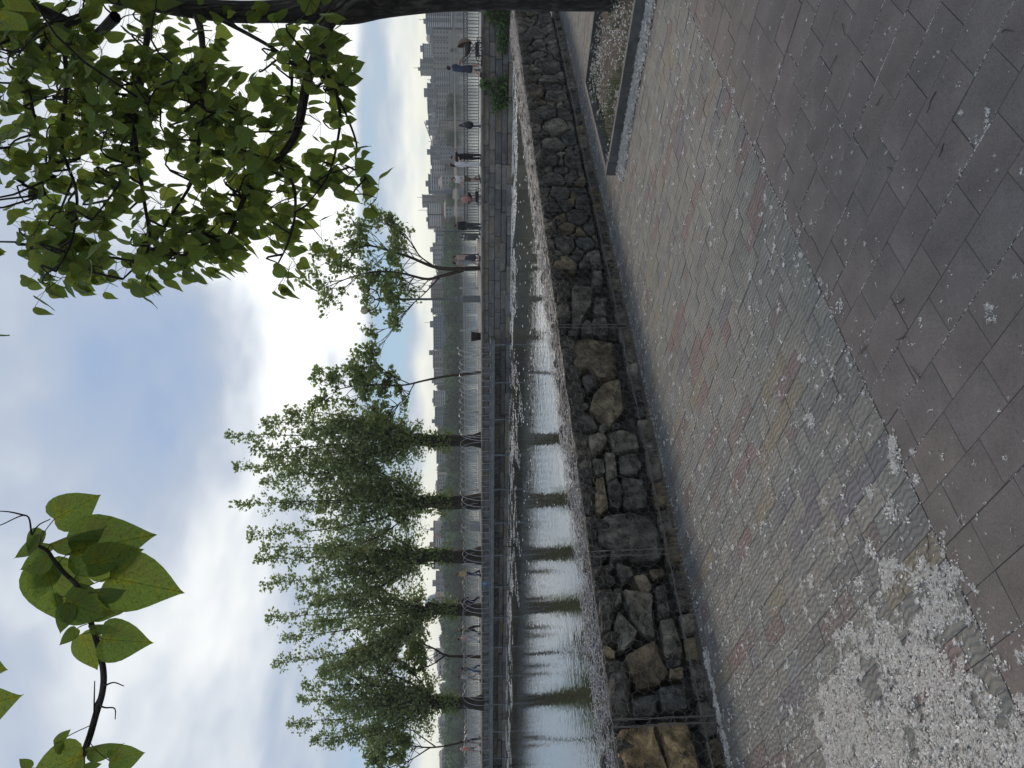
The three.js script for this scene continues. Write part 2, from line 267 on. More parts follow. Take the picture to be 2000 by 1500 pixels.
// ---------------------------------------------------------------- gabion wall
function stoneGeo(poly, depth, R) {
  let P = poly.map((p) => [...p]); let A = 0; P.forEach((p, i) => { const q = P[(i + 1) % P.length]; A += p[0] * q[1] - q[0] * p[1]; }); if (A < 0) P.reverse(); A = Math.abs(A) / 2;
  const size = Math.sqrt(A), cut = []; // cut the corners a little, then divide the edges
  P.forEach((p, i) => { const a = P[(i + P.length - 1) % P.length], b = P[(i + 1) % P.length], k = 0.05 + 0.09 * R(); cut.push([lerp(p[0], a[0], k), lerp(p[1], a[1], k)], [lerp(p[0], b[0], k), lerp(p[1], b[1], k)]); });
  const seg = Math.max(0.03, size / 5), O = [];
  cut.forEach((p, i) => { const b = cut[(i + 1) % cut.length], n = Math.max(1, Math.round(Math.hypot(b[0] - p[0], b[1] - p[1]) / seg)); for (let j = 0; j < n; j++) { const t = j / n; O.push([lerp(p[0], b[0], t), lerp(p[1], b[1], t)]); } });
  let cx = 0, cy = 0; O.forEach((p) => { cx += p[0] / O.length; cy += p[1] / O.length; });
  const sd = R() * 50, bul = Math.min(0.045, size * 0.17), tx = (R() - 0.5) * 0.22, ty = (R() - 0.5) * 0.22;
  const ring = (k, z, amp) => O.map((p) => { const x = cx + (p[0] - cx) * k, y = cy + (p[1] - cy) * k; const n = fbm(x * 14 + sd, y * 14, sd, 3) - 0.5, m = fbm(x * 9 - sd, y * 9, sd + 5, 3) - 0.5; return [x + n * amp * 0.5, y + m * amp * 0.5, z + (n + m) * amp + (k > 0.3 ? (tx * (x - cx) + ty * (y - cy)) : 0)]; });
  const rings = [ring(0.5, bul * 0.62, 0.06), ring(0.86, bul * 0.5, 0.05), ring(0.975, bul * 0.12, 0.016), ring(1.0, -0.03, 0.008), ring(0.86, -depth, 0.03)];
  const c0 = [cx, cy, bul * 0.66], L = [], n = O.length;
  for (let i = 0; i < n; i++) { const j = (i + 1) % n; L.push([c0, rings[0][i], rings[0][j]]); for (let k = 0; k < 4; k++) L.push([rings[k][i], rings[k + 1][i], rings[k + 1][j]], [rings[k][i], rings[k + 1][j], rings[k][j]]); }
  return uvBox(toCreasedNormals(tris(L), 0.36), R() * 2, R() * 2);
}
function cells2d(seeds, x0, x1, y0, y1) { // cells round weighted points [x, y, size], clipped to a rectangle
  return seeds.map((a, i) => { let P = [[x0, y0], [x1, y0], [x1, y1], [x0, y1]]; const ra = a[2] || 0;
    for (let j = 0; j < seeds.length && P.length; j++) { if (j === i) continue; const b = seeds[j], d2 = (a[0] - b[0]) ** 2 + (a[1] - b[1]) ** 2; if (d2 > 1.4) continue; const k = 0.5 + (ra * ra - (b[2] || 0) ** 2) / (2 * d2), mx = lerp(a[0], b[0], k), my = lerp(a[1], b[1], k), nx = b[0] - a[0], ny = b[1] - a[1], N = [];
      for (let q0 = 0; q0 < P.length; q0++) { const p = P[q0], q = P[(q0 + 1) % P.length], dp = (p[0] - mx) * nx + (p[1] - my) * ny, dq = (q[0] - mx) * nx + (q[1] - my) * ny; if (dp <= 0) N.push(p); if (dp * dq < 0) { const t = dp / (dp - dq); N.push([lerp(p[0], q[0], t), lerp(p[1], q[1], t)]); } }
      P = N; } return P; });
}
function inset(P, d) { let cx = 0, cy = 0; P.forEach((p) => { cx += p[0] / P.length; cy += p[1] / P.length; }); return P.map((p) => { const l = Math.hypot(p[0] - cx, p[1] - cy); const k = Math.max(0.5, 1 - d / l); return [cx + (p[0] - cx) * k, cy + (p[1] - cy) * k]; }); }
const STONES = [ // shapes seen on the face of the wall: colour, then s, height, s, height ... in centimetres
  ['g', 287, 55, 294, 47, 296, 28, 291, 12, 275, 9, 257, 11, 257, 30, 267, 48, 270, 56],
  ['g', 265, 47, 260, 34, 256, 42, 257, 49],
  ['d', 288, 63, 287, 57, 264, 56, 260, 63, 260, 64],
  ['d', 252, 63, 253, 56, 243, 58, 239, 64],
  ['g', 253, 54, 255, 47, 251, 47, 248, 52],
  ['g', 253, 46, 251, 35, 244, 35, 239, 42, 247, 45],
  ['t', 245, 34, 246, 25, 235, 22, 231, 26, 233, 31],
  ['b', 250, 22, 250, 10, 243, 12, 240, 21],
  ['d', 247, 55, 245, 48, 239, 48, 238, 54],
  ['g', 232, 61, 235, 51, 205, 56, 204, 63],
  ['d', 204, 64, 204, 56, 196, 58, 194, 64],
  ['g', 235, 50, 236, 45, 224, 46, 221, 51],
  ['l', 234, 44, 230, 23, 211, 27, 199, 27, 201, 35, 214, 42],
  ['g', 219, 49, 203, 38, 195, 41, 190, 51, 201, 55, 210, 53],
  ['d', 235, 21, 236, 13, 213, 13, 212, 22],
  ['l', 211, 21, 212, 13, 193, 10, 184, 12, 184, 24],
  ['t', 196, 62, 191, 55, 186, 57, 189, 64],
  ['b', 187, 50, 197, 28, 183, 25, 175, 22, 167, 31, 165, 45, 175, 48],
  ['d', 184, 23, 184, 12, 180, 13, 178, 22],
  ['t', 177, 22, 179, 12, 171, 13, 171, 22],
  ['d', 181, 60, 183, 51, 166, 50, 148, 53, 150, 65],
  ['n', 160, 50, 162, 32, 149, 36, 148, 50],
  ['n', 166, 31, 168, 13, 152, 15, 151, 31],
  ['T', 141, 62, 144, 38, 134, 37, 117, 33, 114, 35, 115, 61],
  ['T', 145, 36, 145, 16, 132, 15, 116, 15, 113, 15, 114, 32, 132, 35],
  ['g', 551, 62, 553, 46, 536, 48, 527, 59],
  ['l', 548, 45, 548, 26, 536, 26, 518, 30, 487, 46, 489, 51],
  ['g', 571, 21, 567, 13, 546, 15, 547, 26],
  ['g', 533, 24, 534, 13, 508, 16, 511, 29],
  ['l', 518, 64, 521, 50, 506, 51, 504, 65],
  ['d', 502, 67, 501, 54, 482, 57, 480, 67],
  ['g', 504, 30, 505, 17, 482, 18, 482, 33],
  ['g', 491, 43, 505, 36, 498, 30, 484, 32, 483, 43],
  ['d', 488, 55, 485, 45, 481, 47, 481, 56],
  ['b', 476, 51, 479, 39, 471, 15, 448, 17, 428, 19, 429, 35, 441, 42, 435, 55, 457, 54],
  ['g', 472, 68, 475, 49, 463, 53, 465, 65],
  ['d', 461, 61, 462, 54, 433, 58, 431, 64],
  ['d', 429, 67, 429, 60, 404, 61, 397, 66, 410, 68],
  ['g', 430, 59, 431, 50, 402, 50, 404, 60],
  ['d', 433, 49, 436, 37, 425, 36, 416, 45],
  ['t', 422, 32, 425, 17, 402, 18, 393, 18, 380, 30, 386, 38, 395, 47, 410, 42],
  ['d', 395, 66, 402, 60, 388, 45, 375, 42, 372, 58, 379, 66],
  ['d', 400, 55, 402, 49, 397, 47, 394, 53],
  ['g', 379, 41, 382, 36, 377, 34, 372, 38, 373, 41],
  ['d', 378, 30, 379, 23, 375, 22, 374, 30],
  ['l', 370, 64, 367, 54, 348, 51, 332, 53, 329, 58, 340, 62],
  ['l', 368, 52, 371, 38, 363, 36, 351, 45, 348, 51],
  ['l', 370, 35, 373, 27, 369, 12, 355, 11, 352, 32],
  ['g', 346, 51, 346, 42, 333, 42, 331, 51],
  ['l', 352, 40, 351, 32, 328, 33, 324, 42],
  ['d', 348, 29, 351, 15, 339, 12, 330, 17, 331, 31],
  ['d', 326, 63, 329, 54, 320, 54, 294, 59, 297, 66],
  ['t', 329, 50, 330, 44, 301, 44, 294, 51, 297, 55],
  ['d', 322, 42, 326, 34, 314, 31, 299, 36, 302, 43],
  ['d', 329, 31, 326, 15, 312, 12, 300, 15, 300, 32],
];
const GAB = { c0: 4.915, c1: 5.42, top: 0.63, seams: [-1.0, 1.43, 2.585, 4.86, 7.1, 9.35, 11.6] };
const rockCols = { g: [0.155, 0.150, 0.140], d: [0.105, 0.103, 0.098], l: [0.205, 0.195, 0.172], t: [0.245, 0.215, 0.150], b: [0.165, 0.138, 0.100], n: [0.098, 0.104, 0.108], T: [0.34, 0.26, 0.15] };
const rockMats = {}; for (const k in rockCols) rockMats[k] = mat([rockCols[k][0] * 1.55, rockCols[k][1] * 1.48, rockCols[k][2] * 1.36], { map: T.rock, bumpMap: T.rockB, bumpScale: 0.032, roughness: 0.93 });
{
  const wall = thing('gabion_wall', 'low gabion wall of rough grey stones caged in hexagonal wire netting', 'gabion wall', [0, 0, 0], TH);
  const R = rng(77), baskets = [];
  for (let i = 0; i < GAB.seams.length - 1; i++) { const b = new THREE.Group(); b.name = 'basket'; wall.add(b); baskets.push(b); }
  const bOf = (s) => baskets[clamp(GAB.seams.findIndex((x) => x > s) - 1, 0, baskets.length - 1)];
  const list = STONES.map(([k, ...q]) => { const p = []; for (let i = 0; i < q.length; i += 2) p.push([q[i] / 100, q[i + 1] / 100]); return { k, p }; });
  const pick = () => { const r = R(); return r < 0.34 ? 'g' : r < 0.58 ? 'd' : r < 0.76 ? 'l' : r < 0.86 ? 'b' : r < 0.93 ? 't' : 'n'; };
  const fill = (x0, x1, y0, y1, rmin, rmax) => { const sd = []; for (let i = 0; i < 2600; i++) { const r = lerp(rmax, rmin, Math.min(1, i / 900)) * (0.85 + 0.3 * R()), x = lerp(x0, x1, R()), y = lerp(y0, y1, R()); if (sd.every((q) => Math.hypot((q[0] - x) * 0.85, (q[1] - y) * 1.12) > (q[2] + r) * 0.92)) sd.push([x, y, r]); } cells2d(sd, x0, x1, y0, y1).forEach((P) => P.length > 2 && list.push({ k: pick(), p: inset(P, 0.012) })); };
  fill(5.74, 7.09, 0.10, 0.64, 0.042, 0.13); fill(7.12, 9.34, 0.10, 0.64, 0.045, 0.15); fill(9.37, 11.58, 0.10, 0.64, 0.05, 0.15); fill(-0.98, 1.10, 0.10, 0.64, 0.07, 0.2);
  list.forEach(({ k, p }) => { const s = p.reduce((a, q) => a + q[0], 0) / p.length; const m = mesh('stone', stoneGeo(p, 0.22, R), rockMats[k], bOf(s)); m.position.z = -(GAB.c0 + 0.045 + R() * 0.03); });
  // small stones of the bottom layer, under the lower selvage wire
  const sd = []; for (let x = -0.98; x < 11.58; x += 0.10 + R() * 0.26) sd.push([x, 0.0 + R() * 0.05]);
  cells2d(sd, -0.98, 11.58, -0.05, 0.085).forEach((P) => { if (P.length < 3) return; const q = inset(P, 0.01), s = q.reduce((a, v) => a + v[0], 0) / q.length; const m = mesh('stone', stoneGeo(q, 0.2, R), rockMats[pick()], bOf(s)); m.position.z = -(GAB.c0 + 0.03 + R() * 0.05); m.rotation.x = -0.1; });
  // stones seen on the top between the wires, and the packed core
  const ico = new THREE.IcosahedronGeometry(1, 2); { const p = ico.attributes.position; for (let i = 0; i < p.count; i++) { const v = V().fromBufferAttribute(p, i), k = 0.75 + 0.5 * fbm(v.x * 1.7 + 3, v.y * 1.7, v.z * 1.7, 3); p.setXYZ(i, v.x * k, v.y * k, v.z * k); } ico.computeVertexNormals(); }
  const icoF = uvBox(ico);
  for (let i = 0; i < baskets.length; i++) {
    const a = GAB.seams[i] + 0.02, b = GAB.seams[i + 1] - 0.02, m = [];
    for (let x = a + 0.08; x < b - 0.05; x += 0.15) for (let c = GAB.c0 + 0.12; c < GAB.c1 - 0.02; c += 0.14) m.push(M4([x + (R() - 0.5) * 0.08, 0.555 + R() * 0.03, -(c + (R() - 0.5) * 0.06)], Q(R() * 6, R() * 6, R() * 6), [0.09 + R() * 0.04, 0.05 + R() * 0.02, 0.08 + R() * 0.03]));
    mesh('top_stones', stamp(icoF, m), rockMats.g, baskets[i]).userData.kind = 'stuff';
    mesh('core', box(a, b, -0.1, 0.55, -GAB.c1, -(GAB.c0 + 0.2)), rockMats.d, baskets[i]);
    // wire netting: hexagons on the face and, crumpled in two layers, over the top
    const net = (u0, u1, v0, v1, r, rad, fn) => { const G = [], h = r * Math.sqrt(3) / 2; let row = 0;
      const seg = (p, q) => G.push(stick(fn(...p), fn(...q), rad, 3));
      for (let v = v0; v < v1; v += h, row++) for (let u = u0 + (row % 2 ? 1.5 * r : 0); u < u1; u += 3 * r) { const A = [u - r, v], B = [u - r / 2, v + h], C = [u + r / 2, v + h], Dd = [u + r, v]; if (u - r > u0) { seg(A, B); } if (u + r < u1) { seg(C, Dd); seg(Dd, [u + 2 * r, v]); } if (row === 0) seg(B, C); }
      return G; };
    const wob = (x, y, k) => (fbm(x * 7, y * 7, k, 3) - 0.5);
    const face = net(a, b, 0.085, 0.66, 0.044, 0.0011, (u, v) => V(u + 0.025 * wob(u, v, 1), v + 0.025 * wob(u, v, 2), -(GAB.c0 - 0.022 + 0.035 * wob(u, v, 3))));
    const low = net(a, b, -0.03, 0.085, 0.044, 0.0013, (u, v) => V(u + 0.03 * wob(u, v, 4), v + 0.03 * wob(u, v, 5), -(GAB.c0 - 0.03 + 0.05 * wob(u, v, 6))));
    mesh('face_netting', face.concat(low), MAT.wire, baskets[i]);
    const topN = []; for (let l = 0; l < 3; l++) topN.push(...net(a, b, GAB.c0 - 0.01, GAB.c1 + 0.02, 0.036, 0.0016, (u, v) => V(u + l * 0.02 + 0.05 * wob(u * 2, v * 2, l + 7), 0.650 + l * 0.010 + 0.05 * wob(u * 2, v * 3, l + 11), -(v + 0.05 * wob(u * 2, v * 2, l + 9)))));
    mesh('top_netting', topN, MAT.netTop, baskets[i]);
    // selvage wires with their loose ends
    const sel = []; const edge = (p, q, n, rad) => { for (let k = 0; k < 3; k++) { const P = []; for (let j = 0; j <= n; j++) { const t = j / n; P.push(V(lerp(p[0], q[0], t) + (R() - 0.5) * 0.014, lerp(p[1], q[1], t) + (R() - 0.5) * 0.016, lerp(p[2], q[2], t) + (R() - 0.5) * 0.016)); } sel.push(tube(P, rad, 3)); }
      for (let j = 0; j < n * 1.2; j++) { const t = R(), c = V(lerp(p[0], q[0], t), lerp(p[1], q[1], t), lerp(p[2], q[2], t)), d = V((R() - 0.5) * 0.09, (R() - 0.5) * 0.09, (R() - 0.2) * 0.05); sel.push(stick(c.clone().sub(d), c.clone().add(d), rad * 0.8, 3)); } };
    const zf = -(GAB.c0 - 0.02);
    edge([a, 0.085, zf], [b, 0.085, zf], Math.round((b - a) * 14), 0.0024); edge([a, 0.655, zf], [b, 0.655, zf], Math.round((b - a) * 14), 0.0022);
    edge([a, 0.0, zf], [a, 0.65, zf], 9, 0.0022); edge([b, 0.0, zf], [b, 0.65, zf], 9, 0.0022);
    mesh('selvage_wire', sel, MAT.wire, baskets[i]);
  }
}

// ---------------------------------------------------------------- planted tree pit with kerb boards
const blade = (() => { const L = []; const seg = [[0, 0.5, 0], [0.35, 0.42, 0.05], [0.7, 0.26, 0.2], [1, 0, 0.45]]; for (let i = 0; i < 3; i++) { const [y0, w0, z0] = seg[i], [y1, w1, z1] = seg[i + 1]; L.push([[-w0, y0, z0], [w0, y0, z0], [w1, y1, z1]], [[-w0, y0, z0], [w1, y1, z1], [-w1, y1, z1]]); } return uvBox(tris(L)); })();
{
  const pit = thing('tree_planter', 'low concrete edged square planter round the catalpa trunk', 'planter', [0, 0, 0], TH);
  const R = rng(31), h = 0.135, w = 0.055, kerbM = mat([0.20, 0.20, 0.195], { map: T.conc, bumpMap: T.concB, bumpScale: 0.004 });
  const kerb = (s0, s1, c0, c1) => { const g = new THREE.BoxGeometry(s1 - s0, h + 0.06, c1 - c0, 1, 1, 1); const m = mesh('kerb', uvBox(g, R() * 3, R() * 3), kerbM, pit); m.position.set((s0 + s1) / 2, (h - 0.06) / 2 + (R() - 0.5) * 0.006, -(c0 + c1) / 2); m.rotation.y = (R() - 0.5) * 0.006; };
  const { s0, s1, c0, c1 } = PIT, gp = 0.004;
  for (const [a, b] of [[c1 - 0.14, c1], [c1 - 1.02, c1 - 0.14], [c0 + 0.1, c1 - 1.02], [c0, c0 + 0.1]]) kerb(s0, s0 + w, a + gp, b);
  for (const [a, b] of [[c1 - 0.9, c1], [c0, c1 - 0.9]]) kerb(s1 - w, s1, a + gp, b);
  for (const c of [c0, c1 - w]) for (const [a, b] of [[s0 + w, s0 + 0.85], [s0 + 0.85, s1 - w]]) kerb(a + gp, b - gp, c, c + w);
  // soil
  const g = new THREE.PlaneGeometry(s1 - s0 - 2 * w, c1 - c0 - 2 * w, 40, 40); g.rotateX(-Math.PI / 2); { const p = g.attributes.position; for (let i = 0; i < p.count; i++) p.setY(i, 0.03 + 0.05 * fbm(p.getX(i) * 4, p.getZ(i) * 4, 3, 4) + 0.03 * Math.exp(-((p.getX(i) - 0.2) ** 2 + (p.getZ(i) - 0.2) ** 2) * 4)); g.computeVertexNormals(); }
  const soil = mesh('soil', uvBox(g), mat([0.07, 0.055, 0.042], { map: T.rock, bumpMap: T.rockB, bumpScale: 0.02 }), pit); soil.position.set((s0 + s1) / 2, 0, -(c0 + c1) / 2);
  const mats = []; for (let i = 0; i < 2600; i++) { const s = lerp(s0 + w + 0.03, s1 - w - 0.03, R()), c = lerp(c0 + w + 0.03, c1 - w - 0.03, R()); if (fbm(s * 3, c * 3, 4, 3) < 0.47) continue; mats.push(M4([s, 0.05, -c], Q((R() - 0.5) * 1.2, R() * 6.28, 0), [0.004 + R() * 0.004, 0.05 + R() * 0.09, 0.05])); }
  instances('grass', blade, mat([0.09, 0.125, 0.045], { transmission: 0.25, roughness: 0.9 }), mats, pit);
}

// ---------------------------------------------------------------- poplar fluff
const FLUFF = [0, 1, 2].map((k) => { const g = new THREE.IcosahedronGeometry(1, 2), p = g.attributes.position; for (let i = 0; i < p.count; i++) { const v = V().fromBufferAttribute(p, i), n = 0.45 + 1.1 * fbm(v.x * 2.3 + k * 9, v.y * 2.3, v.z * 2.3, 3); p.setXYZ(i, v.x * n, v.y * n * 0.75, v.z * n); } g.computeVertexNormals(); return uvBox(g); });
const fibre = (() => { const G = [], R = rng(5); for (let i = 0; i < 30; i++) { const a = R() * 6.28, e = R() * 0.9, l = 0.7 + R() * 0.9, d = V(Math.cos(a) * Math.cos(e), Math.sin(e) * 0.7, Math.sin(a) * Math.cos(e)); G.push(tube([d.clone().multiplyScalar(-0.2 * l), d.clone().multiplyScalar(0.5 * l).add(V((R() - 0.5) * 0.3, 0.15, (R() - 0.5) * 0.3)), d.clone().multiplyScalar(l).add(V((R() - 0.5) * 0.5, 0, (R() - 0.5) * 0.5))], 0.042, 3)); } return merge(G); })();
{
  const R = rng(404), gauss = () => Math.sqrt(-2 * Math.log(R() + 1e-9)) * Math.cos(6.2832 * R()) * 0.62, lists = [[], [], [], []];
  const bit = (s, c, r, y = 0, q = 0.5) => { let k = 3; if (R() < q) { k = (R() * 3) | 0; r *= 0.5; } const p = W(s, c, y + r * 0.35); lists[k].push(M4(p, Q(R() * 0.6, R() * 6.28, R() * 0.6), [r * (0.7 + R() * 0.9), r * (0.5 + R() * 0.5), r * (0.7 + R() * 0.9)])); };
  const inPit = (s, c) => s > PIT.s0 - 0.01 && s < PIT.s1 + 0.01 && c > PIT.c0 - 0.01 && c < PIT.c1 + 0.01;
  const clump = (s, c, n, sp, rmin, rmax, y = 0) => { for (let i = 0; i < n; i++) { const a = gauss() * sp, b = gauss() * sp; if (inPit(s + a, c + b) && !y) continue; bit(s + a, c + b, lerp(rmin, rmax, R() ** 2), y); } };
  // the drift in the near corner, with ragged edges and holes
  const poly = [[0.80, 4.1], [0.89, 3.85], [0.97, 3.56], [1.06, 3.34], [1.10, 2.87], [1.15, 2.67], [1.13, 2.39], [0.98, 2.29], [0.84, 2.23], [0.75, 2.13], [0.67, 2.09], [0.45, 2.0], [-0.9, 2.2], [-0.9, 4.4]];
  const edgeDist = (s, c) => { let d = 9, ins = false; poly.forEach((p, i) => { const q = poly[(i + 1) % poly.length], l2 = (q[0] - p[0]) ** 2 + (q[1] - p[1]) ** 2, t = clamp(((s - p[0]) * (q[0] - p[0]) + (c - p[1]) * (q[1] - p[1])) / l2); d = Math.min(d, Math.hypot(s - lerp(p[0], q[0], t), c - lerp(p[1], q[1], t))); if ((p[1] > c) !== (q[1] > c) && s < (q[0] - p[0]) * (c - p[1]) / (q[1] - p[1]) + p[0]) ins = !ins; }); return ins ? d : -d; };
  for (let i = 0; i < 150000; i++) { const s = lerp(-0.8, 1.35, R()), c = lerp(1.9, 4.4, R()), d = edgeDist(s, c); if (d < -0.14) continue; const n = fbm(s * 5.5, c * 5.5, 1.7, 4) - 0.5, m = fbm(s * 16, c * 16, 6.7, 3) - 0.5; if (Math.min(d * 1.7, 0.55) + n * 1.9 + m * 1.6 + 0.02 < R() * 0.32) continue; bit(s, c, 0.003 + 0.0055 * R() ** 2, 0, 0.35); }
  for (let i = 0; i < 9000; i++) { const s = lerp(0.3, 1.9, R()), c = lerp(1.85, 4.5, R()), d = edgeDist(s, c); if (d > 0 || R() > Math.exp(d * 8) * (0.25 + 1.1 * fbm(s * 6, c * 6, 3.3, 3))) continue; bit(s, c, 0.002 + 0.0035 * R(), 0, 0.4); }
  for (const [s, c, n, sp] of [[1.57, 2.2, 130, 0.022], [1.5, 2.25, 110, 0.022], [1.53, 2.22, 90, 0.03], [1.52, 2.45, 70, 0.022], [1.4, 2.37, 90, 0.035], [2.03, 2.65, 70, 0.022], [1.5, 3.13, 60, 0.022], [1.69, 2.79, 40, 0.015], [2.28, 2.52, 26, 0.014], [2.92, 2.81, 50, 0.022], [3.04, 2.69, 40, 0.022], [4.06, 2.47, 60, 0.035], [3.99, 2.41, 40, 0.03], [2.22, 2.14, 40, 0.03], [2.83, 3.48, 30, 0.02], [1.39, 2.17, 40, 0.014], [1.57, 1.52, 26, 0.014], [3.06, 2.08, 20, 0.012], [4.02, 2.16, 16, 0.02], [5.1, 2.26, 24, 0.03], [1.36, 2.59, 70, 0.03], [1.29, 2.76, 70, 0.035], [1.22, 2.5, 90, 0.04]]) clump(s, c, n, sp, 0.003, 0.0075);
  // specks on the tiles, on the pavers and along the joints
  for (let i = 0; i < 3600; i++) { const s = lerp(0.6, 9.5, R() ** 1.2), c = lerp(2.15, 4.85, R()); if (fbm(s * 2, c * 2, 9, 3) < 0.40) continue; const n = 1 + ((R() ** 2.5) * 12 | 0); clump(s, c, n, 0.007 + R() * 0.011, 0.003, 0.0075); }
  for (let i = 0; i < 420; i++) { const s = lerp(0.6, 5, R()), c = 2.2 - (R() ** 1.7) * 1.4; clump(s, c, 1 + ((R() ** 3) * 8 | 0), 0.008, 0.0022, 0.005); }
  for (let i = 0; i < 260; i++) { const s = lerp(0.9, 8, R() ** 1.1), c = lerp(2.1, 4.7, R()), n = 8 + (R() * R() * 30 | 0), a = R() * 6.28, st = 0.6 + R(); for (let j = 0; j < n; j++) { const u = gauss() * 0.018 * st, v = gauss() * 0.009; if (!inPit(s, c)) bit(s + u * Math.cos(a) - v * Math.sin(a), c + u * Math.sin(a) + v * Math.cos(a), 0.0035 + R() * 0.004); } }
  for (let i = 0; i < 60; i++) clump(lerp(0.9, 5, R()), lerp(0.9, 2.1, R()), 3 + (R() * 8 | 0), 0.01, 0.003, 0.006);
  for (let i = 0; i < 130; i++) { const row = (R() * 30) | 0, s = row * 0.168 + 0.05 - 0.084, c0 = lerp(0.8, 2.15, R()), l = 0.06 + R() * 0.22, n = 8 + (l * 90 | 0); for (let j = 0; j < n; j++) bit(s + gauss() * 0.002, c0 + R() * l, 0.0014 + R() * 0.0018, -0.001); }
  for (let i = 0; i < 900; i++) clump(0.5 + R() * 5.5, 2.203 + gauss() * 0.008, 1, 0.002, 0.0015, 0.005);
  for (let i = 0; i < 2400; i++) { const t = R(); clump(-0.6 + t * 11, 4.83 + gauss() * 0.03, 1 + (t < 0.22 ? 6 : 0), 0.018, 0.002, t < 0.22 ? 0.011 : 0.006); }
  for (let i = 0; i < 900; i++) clump(lerp(0.4, 6, R()), 4.77 - 0.118 * (R() * 4 | 0) + gauss() * 0.004, 1, 0.003, 0.0015, 0.004);
  // bank of fluff along the foot of the planter, and fluff caught in its grass
  for (let i = 0; i < 9000; i++) { const c = lerp(PIT.c0, PIT.c1 - 0.03, R()), k = Math.abs(gauss()) * 0.5; bit(PIT.s0 - 0.005 - 0.17 * k * (0.6 + 0.6 * vn(c * 9, 1, 1)), c, 0.004 + R() * 0.009, 0.05 * Math.max(0, 1 - k) * R()); }
  for (let i = 0; i < 3800; i++) { const s = lerp(PIT.s0 + 0.07, PIT.s1 - 0.08, R()), c = lerp(PIT.c0 + 0.08, PIT.c1 - 0.08, R()); if (fbm(s * 4, c * 4, 14, 3) < 0.44) continue; bit(s, c, 0.004 + R() * 0.008, 0.05 + R() * 0.08); }
  for (let i = 0; i < 160; i++) bit(lerp(-0.5, 11, R()), lerp(GAB.c0, GAB.c1, R()), 0.003 + R() * 0.006, 0.65 + R() * 0.03);
  const o = new THREE.Group(); o.name = 'poplar_fluff'; place(o); tag(o, 'white poplar seed fluff drifted over tiles and along the kerbs', 'fluff', null, 'stuff');
  lists.forEach((l, k) => instances('fluff_tufts', k < 3 ? FLUFF[k] : fibre, MAT.fluff, l, o));
}
{ // dry grass at the foot of the gabions
  const R = rng(717), m = []; for (let i = 0; i < 1500; i++) { const s = lerp(-0.8, 10, R() ** 1.6); if (fbm(s * 2.2, 3, 8, 3) < 0.46) continue; m.push(M4(W(s, 4.815 + R() * 0.07, 0), Q((R() - 0.5) * 2.2, R() * 6.28, 0), [0.0018 + R() * 0.002, 0.03 + R() * 0.09, 0.05])); }
  tag(instances('dry_grass', blade, mat([0.30, 0.25, 0.14], { transmission: 0.2 }), m), 'wisps of dry grass along the foot of the gabion wall', 'grass');
}
{ // dry twigs lying on the pavers
  const R = rng(808);
  const where = ['beside the largest fluff clump', 'below the ochre tiles', 'nearest the camera', 'by the small torn fluff', 'in the middle of the pavers', 'near the planter end of the pavers', 'at the edge of the ribbed tiles', 'by a paver joint', 'with a hooked end', 'next to a speck of fluff', 'alone on a smooth paver', 'at the far end of the pavers'];
  [[1755, 590], [1760, 660], [1790, 725], [1820, 200], [1840, 295], [1720, 195], [1650, 60], [1815, 1075], [1690, 680], [1970, 60], [1740, 330], [1630, 120]].forEach(([px, py], i) => {
    const q = survey(px, py, 3), k = EYE / (EYE - q.y), a = R() * 6.28, l = 0.02 + R() * 0.025, P = []; for (let j = 0; j < 5; j++) P.push(V((j / 4 - 0.5) * 2 * l * Math.cos(a) + (R() - 0.5) * l * 0.3, 0.0025, (j / 4 - 0.5) * 2 * l * Math.sin(a) + (R() - 0.5) * l * 0.3));
    const o = mesh('dry_twig', tube(smooth(P, 8), (t) => 0.0016 - 0.0008 * t, 5), mat([0.05, 0.04, 0.03])); o.position.set(q.x * k, 0.001, q.z * k); tag(o, 'thin dark dry twig lying on the pavers, ' + where[i], 'twig', 'dry twigs on the pavers'); });
}

// ================================================================ catalpa trees
function leafGeo(wd, curl, fold, wave = 0) {
  const ts = [0, 0.03, 0.09, 0.17, 0.27, 0.39, 0.52, 0.65, 0.77, 0.87, 0.94, 1], ws = [0.10, 0.24, 0.365, 0.44, 0.468, 0.452, 0.395, 0.305, 0.20, 0.105, 0.04, 0.0], L = [], U = [];
  const v = (i, k) => { const t = ts[i], x = k * ws[i] * wd, back = k && i < 4 ? [-0.03, -0.06, -0.05, -0.02][i] : 0; return [x, t + back, fold * Math.abs(x) + curl * t * t + (k ? wave * Math.sin(t * 9 + k) : 0)]; };
  for (let i = 0; i < 11; i++) for (const k of [-1, 1]) { const a = v(i, 0), b = v(i, k), c = v(i + 1, k), d = v(i + 1, 0); if (k > 0) { L.push([a, b, c], [a, c, d]); } else { L.push([a, c, b], [a, d, c]); } }
  const P = []; L.forEach((t) => t.forEach((q) => { P.push(...q); U.push(0.5 + q[0], q[1]); }));
  const g = new THREE.BufferGeometry(); g.setAttribute('position', new THREE.Float32BufferAttribute(P, 3)); g.setAttribute('uv', new THREE.Float32BufferAttribute(U, 2));
  return toCreasedNormals(g, 1.0);
}
const LEAFG = [leafGeo(0.92, 0.10, 0.16, 0.02), leafGeo(1.0, -0.12, 0.22, 0.03), leafGeo(0.82, 0.22, 0.12, 0.02), leafGeo(0.95, 0.02, 0.34, 0.015)];
const LEAFM = [[0.235, 0.315, 0.070], [0.20, 0.275, 0.066], [0.28, 0.355, 0.080], [0.18, 0.25, 0.066]].map((c) => mat(c, { map: T.leaf, transmission: 0.52, thickness: 0, roughness: 0.85, ior: 1.3, specularIntensity: 0.4 }));
